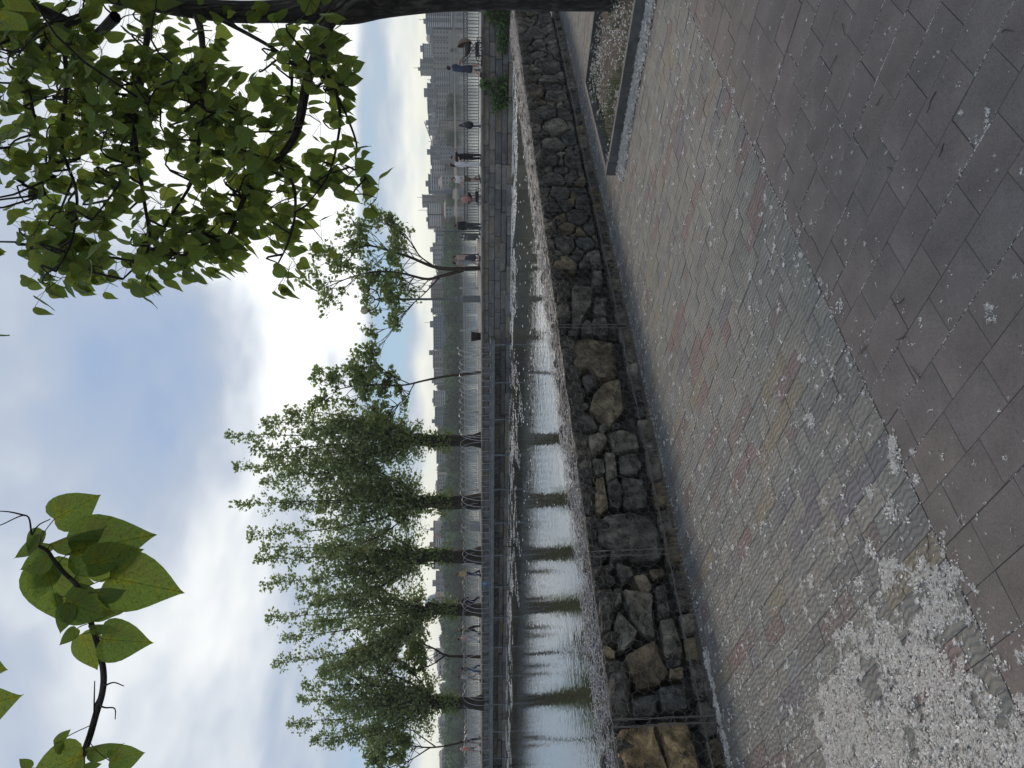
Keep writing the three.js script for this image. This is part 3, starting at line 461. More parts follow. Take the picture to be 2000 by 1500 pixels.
function leafMatrix(base, dir, normal, len) { const y = dir.clone().normalize(), x = y.clone().cross(normal).normalize(), z = x.clone().cross(y); const m = new THREE.Matrix4().makeBasis(x.multiplyScalar(len), y.multiplyScalar(len), z.multiplyScalar(len)); m.setPosition(base); return m; }
function inPoly(P, x, y) { let r = false; P.forEach((p, i) => { const q = P[(i + 1) % P.length]; if ((p[1] > y) !== (q[1] > y) && x < (q[0] - p[0]) * (y - p[1]) / (q[1] - p[1]) + p[0]) r = !r; }); return r; }
function leafSpray(R, c, out, n, size) { // leaves hanging from the end of a twig
  const r = []; for (let i = 0; i < n; i++) { const a = R() * 6.28, e = R() - 0.35, base = c.clone().add(V(Math.cos(a) * 0.16 * (0.4 + R()), e * 0.22, Math.sin(a) * 0.16 * (0.4 + R())));
    const dir = V(Math.cos(a) * 0.4 + out.x * 0.3 + (R() - 0.5) * 0.4, -0.65 - R() * 0.75 + 0.3 * (R() < 0.15), Math.sin(a) * 0.4 + out.z * 0.3 + (R() - 0.5) * 0.4), nor = V(Math.cos(a) * 0.8 + (R() - 0.5) * 0.9, 0.3 + R() * 0.55, Math.sin(a) * 0.8 + (R() - 0.5) * 0.9);
    r.push({ base, c, dir, m: leafMatrix(base, dir, nor, size * (0.62 + 0.6 * R())), g: (R() * 4) | 0, k: (R() * 4) | 0 }); }
  return r;
}
function hangLeaves(tree, leaves, single) { // the leaves that show largest are meshes of their own
  const rank = (l) => { const b = bearing(l.base); return b && b[0] > -60 && b[0] < 2060 && b[1] > -60 && b[1] < 1560 ? b[2] : 1e5; };
  leaves.forEach((l) => (l.r = rank(l))); leaves.sort((a, b) => a.r - b.r);
  const rest = new Map();
  leaves.forEach((l, i) => { if (i < single && l.r < 1e5) { const o = mesh('leaf', LEAFG[l.g], LEAFM[l.k], tree); o.applyMatrix4(l.m); } else { const k = l.g + '|' + l.k; if (!rest.has(k)) rest.set(k, []); rest.get(k).push(l.m); } });
  const byK = new Map(); for (const [key, ms] of rest) { const [g, k] = key.split('|'); if (!byK.has(k)) byK.set(k, []); byK.get(k).push(stamp(LEAFG[g], ms)); }
  for (const [k, gs] of byK) mesh('crown', gs, LEAFM[k], tree).userData.kind = 'stuff';
}
{
  const R = rng(2024), tree = thing('catalpa_tree', 'large catalpa with dark trunk and hanging heart shaped leaves, rooted in the square planter', 'tree');
  const S = (l, d0, d1) => smooth(l.map(([x, y], i) => survey(x, y, lerp(d0, d1, i / (l.length - 1)))), l.length * 4);
  const trunk = smooth([survey(1222, -16, 7.0), survey(1150, -15, 7.0), survey(1000, -14, 7.0), survey(850, -8, 7.0), survey(740, 5, 6.98), survey(660, 16, 6.95), survey(560, 22, 6.9), survey(450, 22, 6.9), survey(330, 10, 6.9), survey(180, -15, 6.95), survey(20, -50, 7.0), survey(-160, -90, 7.05)], 60);
  mesh('trunk', tube(trunk, (t) => (t < 0.06 ? 0.165 + 0.10 * (1 - t / 0.06) ** 2 : lerp(0.165, 0.04, (t - 0.06) / 0.94) + 0.035 * Math.exp(-(((t - 0.42) / 0.06) ** 2))), 28, 0.07, 3), MAT.bark, tree);
  const traced = [
    [[[650, 36], [640, 52], [616, 112], [600, 160], [584, 240], [572, 272], [540, 316], [496, 360], [476, 388], [460, 428], [440, 464], [400, 476], [360, 500]], 6.95, 5.9, 0.058],
    [[[626, 92], [632, 104], [636, 136], [656, 180], [664, 224], [660, 272], [640, 344], [600, 400]], 6.85, 6.2, 0.026],
    [[[660, 190], [676, 224], [696, 280], [696, 316], [720, 356]], 6.6, 6.2, 0.012],
    [[[640, 40], [624, 56], [588, 96], [572, 128], [568, 180], [540, 240]], 6.95, 7.4, 0.040],
    [[[410, 24], [420, 32], [488, 68], [536, 96], [580, 128], [640, 156], [680, 170]], 6.9, 6.3, 0.024],
    [[[380, 15], [392, 60], [396, 100], [398, 200], [388, 280], [376, 352], [332, 424], [300, 480]], 6.9, 6.0, 0.034],
    [[[300, 5], [290, 60], [278, 130], [268, 200], [260, 272], [244, 330], [224, 372], [180, 430]], 6.9, 5.8, 0.034],
    [[[262, 262], [280, 384], [292, 472], [280, 504], [240, 545]], 6.2, 5.7, 0.018],
    [[[200, -10], [170, 25], [120, 42], [88, 48], [40, 70], [0, 85]], 6.9, 6.3, 0.036],
    [[[170, 30], [110, 60], [70, 110], [50, 150], [60, 190], [75, 260]], 6.7, 6.0, 0.03],
    [[[540, 316], [572, 360], [576, 420], [560, 480], [540, 520]], 6.3, 5.8, 0.016],
    [[[120, 60], [130, 160], [120, 280], [150, 380], [140, 470], [110, 530]], 6.7, 5.7, 0.022],
  ];
  const nodes = [], tipsOf = [];
  traced.forEach(([l, d0, d1, r], i) => { const p = S(l, d0, d1); mesh('limb', tube(p, (t) => lerp(r, 0.006, t ** 0.8), 10, 0.12, i), MAT.bark, tree); p.forEach((q, j) => { if (j > 3) nodes.push(q); if (j > p.length * 0.6 && j % 3 === 0) tipsOf.push(q); }); });
  for (const [a, b, c, r] of [[[3.3, 3.9, -6.95], [4.4, 4.6, -6.6], [5.6, 4.9, -6.2], 0.06], [[3.25, 4.5, -6.95], [3.2, 5.4, -8.0], [3.0, 5.9, -9.0], 0.05], [[3.2, 4.9, -7], [3.6, 6.2, -6.2], [3.4, 6.9, -5.2], 0.05], [[3.3, 3.6, -6.95], [4.2, 4.2, -7.8], [5.2, 4.6, -8.4], 0.05], [[3.2, 5.3, -7], [2.2, 6.3, -6.2], [1.4, 6.8, -5.4], 0.045]]) { const p = smooth([a, b, c], 10); mesh('limb', tube(p, (t) => lerp(r, 0.008, t), 8, 0.1, r * 99), MAT.bark, tree); p.forEach((q) => nodes.push(q)); }
  const poly = [[3.5, 5.5], [1.2, 5.5], [0.98, 5.2], [0.94, 4.5], [1.02, 4.0], [1.0, 3.3], [1.1, 2.95], [1.45, 2.62], [2.0, 2.52], [2.75, 2.5], [3.4, 2.7]];
  let leaves = []; const twigs = [];
  const grow = (c, n, size) => { let best = null, bd = 9; for (const q of nodes) { const d = q.distanceTo(c) + Math.max(0, c.y - q.y) * 0.2; if (d < bd) { bd = d; best = q; } } if (!best) return; const out = c.clone().sub(best).setY(0); if (out.length() > 0.01) out.normalize();
    const m1 = best.clone().lerp(c, 0.4).add(V((R() - 0.5) * 0.16, 0.10 + R() * 0.08, (R() - 0.5) * 0.16)), m2 = best.clone().lerp(c, 0.75).add(V((R() - 0.5) * 0.12, 0.08, (R() - 0.5) * 0.12)); const P = smooth([best, m1, m2, c], 8); twigs.push(tube(P, (t) => lerp(0.010, 0.0028, t), 5)); if (R() < 0.5) nodes.push(P[5]);
    const sp = leafSpray(R, c, out, n, size); sp.forEach((l) => twigs.push(stick(l.c, l.base, 0.0018, 3))); leaves.push(...sp); };
  for (let i = 0, k = 0; i < 4000 && k < 190; i++) { const x = lerp(0.78, 3.5, R()), y = lerp(2.4, 5.6, R()), d = lerp(5.7, 7.4, R()); if (!inPoly(poly, x, y)) continue; if (fbm(x * 2.3, y * 2.3, d * 0.5, 3) < 0.49) continue; k++; grow(V(x, y, -d), 6 + (R() * 5 | 0), 0.138); }
  for (let i = 0; i < 150; i++) { const a = R() * 6.28, e = R() * 1.3, r = 1.6 + R() * 2.4, c = V(3.9 + Math.cos(a) * r * 1.1, 3.6 + Math.sin(e) * r * 1.2, -6.9 + Math.sin(a) * r * 0.95); const b = bearing(c); if (b && b[0] > -40 && b[1] > -20) continue; grow(c, 7, 0.22); }
  tipsOf.forEach((q) => grow(q.clone().add(V((R() - 0.5) * 0.3, (R() - 0.5) * 0.2, (R() - 0.5) * 0.3)), 6 + (R() * 4 | 0), 0.138));
  nodes.slice(0, 400).forEach((q) => { if (R() < 0.11 && q.y < 5.6) grow(q.clone().add(V((R() - 0.5) * 0.5, -0.05 + (R() - 0.3) * 0.3, (R() - 0.5) * 0.5)), 4 + (R() * 4 | 0), 0.135); });
  mesh('twigs', twigs, MAT.bark, tree).userData.kind = 'stuff';
  hangLeaves(tree, leaves, 300);
}
{ // the neighbour whose branch hangs into the picture
  const R = rng(515), tree = thing('catalpa_tree', 'catalpa standing beside the camera, one leafy branch reaching in against the open sky', 'tree');
  const d = 2.35, S = (l, a, b) => smooth(l.map(([x, y], i) => survey(x, y, lerp(a, b, i / (l.length - 1)))), l.length * 4);
  const br = S([[140, 1530], [155, 1492], [175, 1440], [188, 1395], [200, 1355], [203, 1320], [196, 1275], [184, 1235], [172, 1195], [162, 1160], [148, 1140], [125, 1118], [106, 1095], [92, 1075], [75, 1066]], 2.45, 2.3);
  const b0 = br[0], foot = V(-3.4, 0, -2.2);
  const lean = smooth([V(-3.4, -0.1, -2.2), V(-3.38, 1.2, -2.2), V(-3.3, 2.4, -2.25), V(-3.2, 3.6, -2.2), V(-3.3, 4.8, -2.1)], 24);
  mesh('trunk', tube(lean, (t) => lerp(0.17, 0.06, t) + 0.08 * Math.max(0, 1 - t * 12), 20, 0.08, 9), MAT.bark, tree);
  mesh('limb', tube(smooth([V(-3.32, 2.2, -2.24), V(-2.6, 2.55, -2.4), V(-1.8, 2.8, -2.45), b0], 16), (t) => lerp(0.06, 0.0115, t), 10, 0.1, 4), MAT.bark, tree);
  mesh('branch', tube(br, (t) => lerp(0.0115, 0.0045, t), 10, 0.18, 6), MAT.bark, tree);
  const tw = [[[203, 1340], [222, 1333], [242, 1340]], [[194, 1378], [205, 1382], [224, 1384], [225, 1405]], [[184, 1402], [184, 1370], [185, 1330]], [[185, 1378], [196, 1355]], [[62, 1045], [52, 1007], [0, 1026]], [[62, 1045], [75, 1026], [98, 1014]], [[50, 1007], [20, 1000], [-5, 998]], [[140, 1150], [155, 1160], [168, 1161]]];
  tw.forEach((l) => mesh('twig', tube(S(l, 2.33, 2.31), (t) => lerp(0.0028, 0.0014, t), 6), MAT.bark, tree));
  // leaves of the branch: stalk end, tip, width share, turn, tone
  const lv = [[106, 1014, 204, 960, 0, 0.25, 0], [98, 1064, 212, 1024, 3, 1.15, 3], [140, 1078, 306, 1040, 1, -0.15, 1], [170, 1106, 287, 1068, 0, 0.2, 2], [214, 1128, 360, 1157, 1, 0.1, 0], [190, 1158, 250, 1150, 3, 0.9, 3], [199, 1248, 297, 1256, 1, 0.1, 0], [160, 1238, 188, 1310, 0, -0.2, 2], [88, 1098, 122, 1222, 1, 0.1, 0], [110, 1095, 56, 1150, 0, 0.3, 1], [100, 1088, 44, 1112, 0, 0.2, 0], [80, 1052, 38, 1094, 2, 0.8, 1], [84, 1036, 56, 1090, 3, 0.8, 3], [146, 1136, 188, 1138, 0, 0.1, 2], [128, 1176, 214, 1204, 0, 0.3, 0], [180, 1208, 248, 1178, 2, 1.0, 3], [150, 1228, 117, 1264, 2, 0.5, 1], [120, 1165, 98, 1185, 1, 0.5, 3], [135, 1180, 120, 1240, 0, 0.5, 1], [176, 1228, 240, 1222, 2, 0.9, 3], [98, 1078, 70, 1062, 0, 0.4, 2], [140, 1168, 236, 1196, 0, 0.4, 1],
    [162, 1476, 48, 1520, 1, 0.1, 2], [170, 1468, 246, 1450, 3, 0.8, 3], [214, 1486, 290, 1466, 0, 0.15, 0], [108, 1452, 136, 1422, 2, 0.5, 1], [122, 1464, 96, 1452, 2, 0.4, 1], [165, 1500, 200, 1488, 2, 0.5, 3], [-62, 1300, 23, 1308, 0, 0.2, 2], [-78, 1388, 40, 1362, 1, 0.2, 2], [60, 1500, 36, 1482, 0, 0.3, 1]];
  lv.forEach(([x0, y0, x1, y1, g, turn, k]) => { const dd = d + (R() - 0.5) * 0.16, a = survey(x0, y0, dd), b = survey(x1, y1, dd + (R() - 0.5) * 0.08), dir = b.clone().sub(a), len = dir.length(); const view = a.clone().sub(V(0, EYE, 0)).normalize(); const nor = view.clone().negate().applyAxisAngle(dir.clone().normalize(), turn + (R() - 0.5) * 0.3);
    const o = mesh('leaf', LEAFG[g], LEAFM[k], tree); o.applyMatrix4(leafMatrix(a, dir, nor, len * 0.97)); o.scale.x *= 0.86; let best = br[0], bd = 9; br.forEach((q) => { const e = q.distanceTo(a); if (e < bd) { bd = e; best = q; } }); if (bd < 0.17) mesh('stalk', tube(smooth([best, best.clone().lerp(a, 0.5).add(V(0, 0.006, 0)), a], 6), 0.0014, 5), MAT.barkYoung, tree); else mesh('stalk', tube(smooth([a, a.clone().add(V(-0.02, 0.08, 0)), a.clone().add(V(-0.03, 0.3, 0.02))], 6), 0.002, 5), MAT.barkYoung, tree); });
  const leaves = [], tws = []; // crown outside the picture
  for (let i = 0; i < 120; i++) { const a = R() * 6.28, r = R() ** 0.5 * 2.3, c = V(-3.9 + Math.cos(a) * r, 3.6 + R() * 2.4 - r * 0.25, -1.6 + Math.sin(a) * r); const b = bearing(c); if (b && b[0] > -200 && b[1] < 1700) continue; const q = lean[12 + (R() * 12 | 0)]; tws.push(tube(smooth([q, q.clone().lerp(c, 0.5).add(V(0, 0.15, 0)), c], 6), (t) => lerp(0.014, 0.003, t), 5)); leaves.push(...leafSpray(R, c, V(Math.cos(a), 0, Math.sin(a)), 7, 0.22)); }
  mesh('twigs', tws, MAT.bark, tree).userData.kind = 'stuff';
  hangLeaves(tree, leaves, 0);
}

// ================================================================ the promenade across the basin
const RAILR = (k) => V(8.56 + 9.03 * k / 10, 0, -(42.27 - 4.28 * k / 10)), RAILL = (k) => V(8.7 - 32.7 * k / 33.6, 0, -(47.8 + 7.65 * k / 33.6)); // metres along the two railings
{
  const sh = new THREE.Shape(); const pts = [PIER(-75, 0.02), PIER(48, 0.02), RAILR(46).add(V(0.2, 0, -0.5)), RAILR(-0.6).add(V(0.2, 0, -0.5)), V(9.2, 0, -48.2), RAILL(75).add(V(0, 0, -0.5))];
  pts.forEach((p, i) => (i ? sh.lineTo(p.x, p.z) : sh.moveTo(p.x, p.z)));
  const g = new THREE.ExtrudeGeometry(sh, { depth: 5, bevelEnabled: false }); g.rotateX(Math.PI / 2); structure(mesh('promenade', uvBox(g), MAT.conc), 'grey concrete promenade across the basin', 'promenade');
}
{
  const R = rng(91), wall = thing('embankment_wall', 'weathered grey stone embankment wall of the promenade with a ledge at the water', 'wall', [0, 0, -43.2], -PH);
  const ms = [[0.19, 0.185, 0.175], [0.165, 0.165, 0.16], [0.215, 0.205, 0.185], [0.14, 0.14, 0.14], [0.205, 0.185, 0.15]].map((c) => mat([c[0] * 2.1, c[1] * 2.05, c[2] * 1.95], { map: T.conc, bumpMap: T.rockB, bumpScale: 0.03 }));
  const rows = [[-0.36, -0.085, 0.20, 0.95], [-0.67, -0.37, 0.22, 0.85], [-1.0, -0.68, 0.25, 1.05], [-1.28, -1.01, 0.33, 1.1], [-1.75, -1.29, 0.62, 1.3]];
  const blockGeo = (w, h, d) => { const g = new THREE.BoxGeometry(w, h, d, 3, 2, 1), p = g.attributes.position, s = R() * 40; for (let i = 0; i < p.count; i++) { const x = p.getX(i), y = p.getY(i), z = p.getZ(i), e = (Math.abs(x) > w / 2 - 0.01 ? 1 : 0) + (Math.abs(y) > h / 2 - 0.01 ? 1 : 0); if (z > 0) p.setXYZ(i, x * (e > 1 ? 0.985 : 1), y * (e > 1 ? 0.97 : 1), z + 0.05 * (vn(x * 3 + s, y * 4, s) - 0.5) - (e ? 0.018 : 0)); } g.computeVertexNormals(); return uvBox(g.toNonIndexed(), R() * 3, R() * 3); };
  rows.forEach(([y0, y1, dep, len], r) => { for (let t = -27 + R(); t < 21; ) { const w = len * (0.7 + R() * 0.8); const o = mesh('block', blockGeo(w - 0.016, y1 - y0 - 0.012, dep + 0.3), ms[(R() * 5) | 0], wall); o.position.set(t + w / 2, (y0 + y1) / 2 + (R() - 0.5) * 0.01, dep - (dep + 0.3) / 2 + (R() - 0.5) * 0.03); if (r === 4) o.rotation.z = (R() - 0.5) * 0.05; if (r > 2) { o.position.y += (R() - 0.5) * 0.06; o.position.z += (R() - 0.5) * 0.14; } t += w; } });
  for (let t = -27; t < 21; t += 2.0) { const o = mesh('coping_slab', box(-0.992, 0.992, -0.085, 0.03, -0.5, 0.30), MAT.conc, wall); o.position.set(t + 1, (R() - 0.5) * 0.008, 0); }
  for (const a of [-75, 21]) mesh('wall_end', box(a, a < 0 ? -27 : 48, -3, -0.09, -0.2, 0.22), ms[1], wall);
}
{ // gangway and its coil of razor wire
  const R = rng(66), gw = thing('steel_gangway', 'long blue grey steel beam walkway on thin supports along the embankment', 'gangway', [0, 0, -43.2], -PH);
  const t0 = -42, t1 = 2.9, z = 1.15, dm = mat([0.24, 0.24, 0.24], { roughness: 0.6, map: T.conc });
  for (let t = t1; t > t0; t -= 6) mesh('beam', box(t - 5.985, t, -0.66, -0.47, z - 0.06, z), MAT.steel, gw);
  mesh('deck', box(t0, t1, -0.46, -0.42, 0.36, z - 0.02), dm, gw);
  for (let t = t1 - 0.3; t > t0; t -= 2.15) { const p = []; p.push(box(t - 0.035, t + 0.035, -1.9, -0.665, z - 0.08, z - 0.02)); mesh('support', p, MAT.steel, gw); mesh('bracket', box(t - 0.03, t + 0.03, -0.60, -0.47, 0.3, z - 0.065), dm, gw); }
  for (let t = t1 - 0.2; t > -30; t -= 0.72) mesh('deck_panel', box(t - 0.5, t - 0.05, -0.415, -0.10 - R() * 0.03, 0.86, 0.90), dm, gw);
  const coil = thing('razor_wire', 'loose spiral coil of razor wire running along the steel walkway', 'razor wire', [0, 0, -43.2], -PH);
  const P = [], pitch = 0.40, turns = Math.floor((2.6 + 34) / pitch); let wv = 0;
  for (let i = 0; i <= turns * 30; i++) { const a = i / 30 * 2 * Math.PI + 1.0, k = Math.floor(i / 30), rr = 1.14 + 0.14 * (vn(i / 22, 3, 1) - 0.5) - 0.07 * sstep(12, 40, k); wv = 2.6 - pitch * (i / 30) + 0.28 * (vn(i / 30, 1, 1) - 0.5); P.push(V(wv, 0.1 + rr * Math.cos(a) + 0.1 * (vn(i / 60, 5, 2) - 0.5), 0.42 + rr * 0.72 * Math.sin(a))); }
  mesh('coil_wire', tube(P, 0.014, 4), MAT.galv, coil);
  const barb = tris([[[-0.06, 0, 0], [0, 0.02, 0], [0.06, 0, 0]], [[-0.06, 0, 0], [0.06, 0, 0], [0, -0.02, 0]]]); barb.setAttribute('uv', new THREE.BufferAttribute(new Float32Array(12), 2));
  const bm = []; for (let i = 0; i < P.length - 1; i += 1) if (R() < 0.8) bm.push(M4(P[i], Q(R() * 6, R() * 6, R() * 6), 0.75)); mesh('barbs', stamp(barb, bm), MAT.galv, coil).userData.kind = 'stuff';
}
// railings
const railParts = (() => {
  const L = 2.7, post = [box(-0.05, 0.05, 0, 0.98, -0.05, 0.05), box(-0.07, 0.07, 0.98, 1.02, -0.07, 0.07), put(lathe([[0.001, 0.14], [0.04, 0.1], [0.05, 0.06], [0.03, 0]], 8), 0, 1.02, 0), box(-0.08, 0.08, 0, 0.08, -0.08, 0.08)];
  const railsT = [box(0.05, L - 0.05, 0.855, 0.905, -0.03, 0.03), box(0.05, L - 0.05, 0.675, 0.715, -0.02, 0.02)], railsB = [box(0.05, L - 0.05, 0.10, 0.135, -0.02, 0.02)];
  const bal = [], rings = []; for (let x = 0.16; x < L - 0.1; x += 0.15) bal.push(box(x - 0.017, x + 0.017, 0.135, 0.675, -0.017, 0.017));
  for (let x = 0.15; x < L - 0.1; x += 0.2) { const g = new THREE.TorusGeometry(0.066, 0.02, 5, 12); g.translate(x, 0.785, 0); rings.push(g); }
  return { post: merge(post), top: merge(railsT), bottom: merge(railsB), bal: merge(bal), rings: merge(rings) };
})();
function railing(p, q, label, group, rm = MAT.rail) { const a = Math.atan2(-(q.z - p.z), q.x - p.x), g = thing('railing_panel', label, 'railing', [p.x, 0, p.z], a, group); mesh('post', railParts.post, rm, g); mesh('top_rail', railParts.top, rm, g); mesh('bottom_rail', railParts.bottom, rm, g); mesh('balusters', railParts.bal, rm, g).userData.kind = 'stuff'; mesh('ring_row', railParts.rings, rm, g).userData.kind = 'stuff'; return g; }
const ord = ['first', 'second', 'third', 'fourth', 'fifth', 'sixth', 'seventh', 'eighth', 'ninth', 'tenth', 'eleventh', 'twelfth', 'thirteenth', 'fourteenth', 'fifteenth', 'sixteenth'];
for (let i = 0; i < 6; i++) railing(RAILR(i * 2.7), RAILR(i * 2.7 + 2.7), 'grey metal railing panel with ring frieze, ' + ord[i] + ' from the railing corner towards the big trunk', 'railing panels near the stroller');
for (let i = 0; i < 15; i++) railing(RAILL(i * 2.7 + 2.7), RAILL(i * 2.7), 'grey metal railing panel set back behind the poplars, ' + ord[i] + ' from the railing corner', 'railing panels behind the poplars', MAT.railPale);
{ const a = RAILR(-0.3), b = V(8.9, 0, -47.4); for (let i = 0; i < 2; i++) railing(a.clone().lerp(b, i / 2), a.clone().lerp(b, (i + 1) / 2), 'grey metal railing panel seen end on, ' + (i ? 'farther' : 'nearer') + ' of two joining the two railings', 'railing panels at the corner'); }

// ---------------------------------------------------------------- lamps
{
  const p = survey(937, 584, 44.6), lamp = thing('street_lamp', 'tall grey lamp post with two round globes on scrolled arms', 'street lamp', [p.x, 0, p.z], 0.15), lm = mat([0.15, 0.17, 0.17], { roughness: 0.5, metalness: 0.2 });
  mesh('base', lathe([[0.2, 0], [0.2, 0.9], [0.24, 0.93], [0.24, 1.0], [0.13, 1.06], [0.13, 1.25], [0.16, 1.28], [0.16, 1.36], [0.09, 1.4]], 18), lm, lamp);
  mesh('pole', lathe([[0.085, 1.4], [0.075, 2.4], [0.10, 2.42], [0.10, 2.48], [0.07, 2.5], [0.055, 5.6], [0.09, 5.65], [0.12, 5.8], [0.05, 5.9], [0.04, 6.1]], 14), lm, lamp);
  const ring = new THREE.TorusGeometry(0.22, 0.035, 8, 24); ring.translate(0, 6.28, 0); mesh('ring_ornament', merge([ring, (() => { const r = new THREE.TorusGeometry(0.10, 0.025, 6, 16); r.translate(0, 6.28, 0); return r; })()]), MAT.black, lamp);
  const gm = mat([0.62, 0.60, 0.42], { roughness: 0.35, transmission: 0.3 });
  for (const s of [-1, 1]) { mesh('arm', tube(smooth([[0, 5.75, 0], [s * 0.25, 5.82, 0], [s * 0.5, 5.98, 0], [s * 0.62, 6.2, 0], [s * 0.62, 6.32, 0]], 16), 0.035, 8), MAT.black, lamp); const c = mesh('lamp_cup', put(lathe([[0.05, 0], [0.13, 0.06], [0.15, 0.14]], 12), s * 0.62, 6.3, 0), MAT.black, lamp); const gl = mesh('globe', new THREE.SphereGeometry(0.25, 20, 14), gm, lamp); gl.position.set(s * 0.62, 6.62, 0); }
}
[[452, 938, 862, 43.5, 'beside the man in black'], [497, 938, 893, 45.5, 'by the railing corner']].forEach(([py, px, top, d, w]) => { const p = survey(px, py, d), h = survey(top, py, d).y; const o = thing('metal_pole', 'thin grey metal pole standing ' + w, 'pole', [p.x, 0, p.z]); mesh('shaft', put(new THREE.CylinderGeometry(0.028, 0.04, h, 8), 0, h / 2, 0), MAT.rail, o); mesh('foot_plate', put(new THREE.CylinderGeometry(0.1, 0.12, 0.05, 10), 0, 0.025, 0), MAT.rail, o); });

// ================================================================ trees on the promenade
const FOL = {
  poplar: [[0.27, 0.345, 0.115], [0.235, 0.305, 0.11], [0.31, 0.375, 0.14]].map((c) => mat(c, { transmission: 0.55, roughness: 0.75 })),
  maple: [[0.22, 0.29, 0.065], [0.19, 0.255, 0.06]].map((c) => mat(c, { transmission: 0.45, roughness: 0.75 })),
  vine: [[0.10, 0.18, 0.045]].map((c) => mat(c, { transmission: 0.3, roughness: 0.75 })),
};
const leafQ = (() => { const L = [[[0, 0, 0], [0.42, 0.5, 0.08], [0, 1, -0.1]], [[0, 0, 0], [0, 1, -0.1], [-0.42, 0.5, 0.08]]]; const g = tris(L); g.setAttribute('uv', new THREE.BufferAttribute(new Float32Array(12), 2)); return g; })();
const leafStar = (() => { const P = [[0, 0], [0.5, 0.15], [0.32, 0.4], [0.55, 0.7], [0.22, 0.68], [0, 1.05], [-0.22, 0.68], [-0.55, 0.7], [-0.32, 0.4], [-0.5, 0.15]], L = [], c = [0, 0.45, 0.1]; for (let i = 0; i < 10; i++) L.push([c, [...P[i], 0], [...P[(i + 1) % 10], 0]]); const g = tris(L); g.setAttribute('uv', new THREE.BufferAttribute(new Float32Array(60), 2)); return g; })();
const spin = (R, p, s) => M4(p, Q((R() - 0.5) * 3.1, R() * 6.28, (R() - 0.5) * 3.1), s);
function crownOf(tree, geo, mats, lists) { lists.forEach((l, i) => l.length && mesh('crown', stamp(geo, l), mats[i], tree)); }
function poplar(seed, py, dist, headPx, tips, label) {
  const R = rng(seed), foot = survey(942, py, dist), fat = 0.85 + 0.3 * R(), x0 = foot.x, z0 = foot.z, tree = thing('poplar_tree', label, 'tree', [x0, 0, z0], 0, 'pollarded poplars in a row');
  const loc = (px, pyy, dz = 0) => survey(px, pyy, dist + dz).sub(V(x0, 0, z0));
  const head = loc(headPx, py + (R() - 0.5) * 6), tp = smooth([V(0, -0.05, 0), V((R() - 0.5) * 0.15, head.y * 0.4, 0), V(head.x * 0.6, head.y * 0.75, 0), head], 18);
  mesh('trunk', tube(tp, (t) => 0.36 * fat - 0.06 * t + 0.13 * Math.max(0, 1 - t * 8) + 0.12 * Math.exp(-(((t - 0.93) / 0.12) ** 2)), 16, 0.22, seed), MAT.barkFar, tree);
  const lists = [[], [], []]; const leaf = (p, s) => lists[(R() * 3) | 0].push(spin(R, p, s * (0.7 + 0.6 * R())));
  const all = tips.map(([x, y]) => loc(x, y, (R() - 0.5) * 2)); const n0 = all.length;
  for (let i = 0; i < 7; i++) { const a = all[(R() * n0) | 0], k = 0.45 + R() * 0.4, an = R() * 6.28; all.push(V(a.x * 0.8 + Math.cos(an) * 1.5, head.y + (a.y - head.y) * k, a.z + Math.sin(an) * 1.5)); }
  const twigs = [];
  all.forEach((tip, i) => {
    const h = tip.y - head.y, side = V(tip.x - head.x, 0, tip.z - head.z), P = smooth([head.clone().add(V(0, -0.15, 0)), head.clone().add(side.clone().multiplyScalar(0.42)).add(V(0, h * 0.16, 0)), head.clone().add(side.clone().multiplyScalar(0.8)).add(V((R() - 0.5) * 0.3, h * 0.5, (R() - 0.5) * 0.3)), tip], 26);
    mesh('leader', tube(P, (t) => lerp(i < n0 ? 0.10 : 0.07, 0.012, t ** 0.8), 7, 0.15, i + seed), MAT.barkFar, tree);
    for (let j = 3; j < P.length; j++) { const t = j / (P.length - 1), wd = 1.5 * Math.min(1, 0.4 + t * 1.8) * (1 - t) ** 0.5 + 0.22, nb = t < 0.3 ? 2 : 3;
      for (let q = 0; q < nb; q++) { const an = R() * 6.28, l = wd * (0.35 + R() * 0.75), e = P[j].clone().add(V(Math.cos(an) * l, l * (t < 0.38 ? -0.75 + R() * 1.5 : 0.45 + R() * 0.9), Math.sin(an) * l)); twigs.push(stick(P[j], e, 0.009, 3)); const m = (t < 0.3 ? 5 : 9) + (R() * 14 | 0); for (let k = 0; k < m; k++) { const f = 0.15 + 0.85 * R() ** 0.7; leaf(P[j].clone().lerp(e, f).add(V((R() - 0.5) * 0.42, (R() - 0.5) * 0.42, (R() - 0.5) * 0.36)), 0.20); } } }
  });
  for (let i = 0; i < 30; i++) { // shoots hanging round the pollard head
    const an = R() * 6.28, l = 0.9 + R() * 1.5, e = head.clone().add(V(Math.cos(an) * l, -0.7 + R() * 2.2, Math.sin(an) * l)); twigs.push(tube(smooth([head, head.clone().lerp(e, 0.5).add(V(0, 0.25, 0)), e], 5), 0.012, 3)); for (let k = 0; k < 22; k++) leaf(e.clone().lerp(head, R() * 0.45).add(V((R() - 0.5) * 0.5, (R() - 0.5) * 0.5, (R() - 0.5) * 0.5)), 0.15); }
  const tuft = []; for (let i = 0; i < 620; i++) { const y = head.y * (0.42 + 0.5 * R()), an = R() * 6.28, r = 0.36 + R() * 0.42 * Math.max(0, fbm(an * 1.3, y * 2.2, seed, 2) * 3 - 0.9); tuft.push(spin(R, V(Math.cos(an) * r + head.x * y / head.y * 0.7, y, Math.sin(an) * r), 0.17 * (0.7 + 0.6 * R()))); }
  mesh('trunk_shoots', stamp(leafQ, tuft), FOL.maple[1], tree).userData.kind = 'stuff';
  mesh('twigs', twigs, MAT.barkFar, tree).userData.kind = 'stuff';
  crownOf(tree, leafQ, FOL.poplar, lists);
}
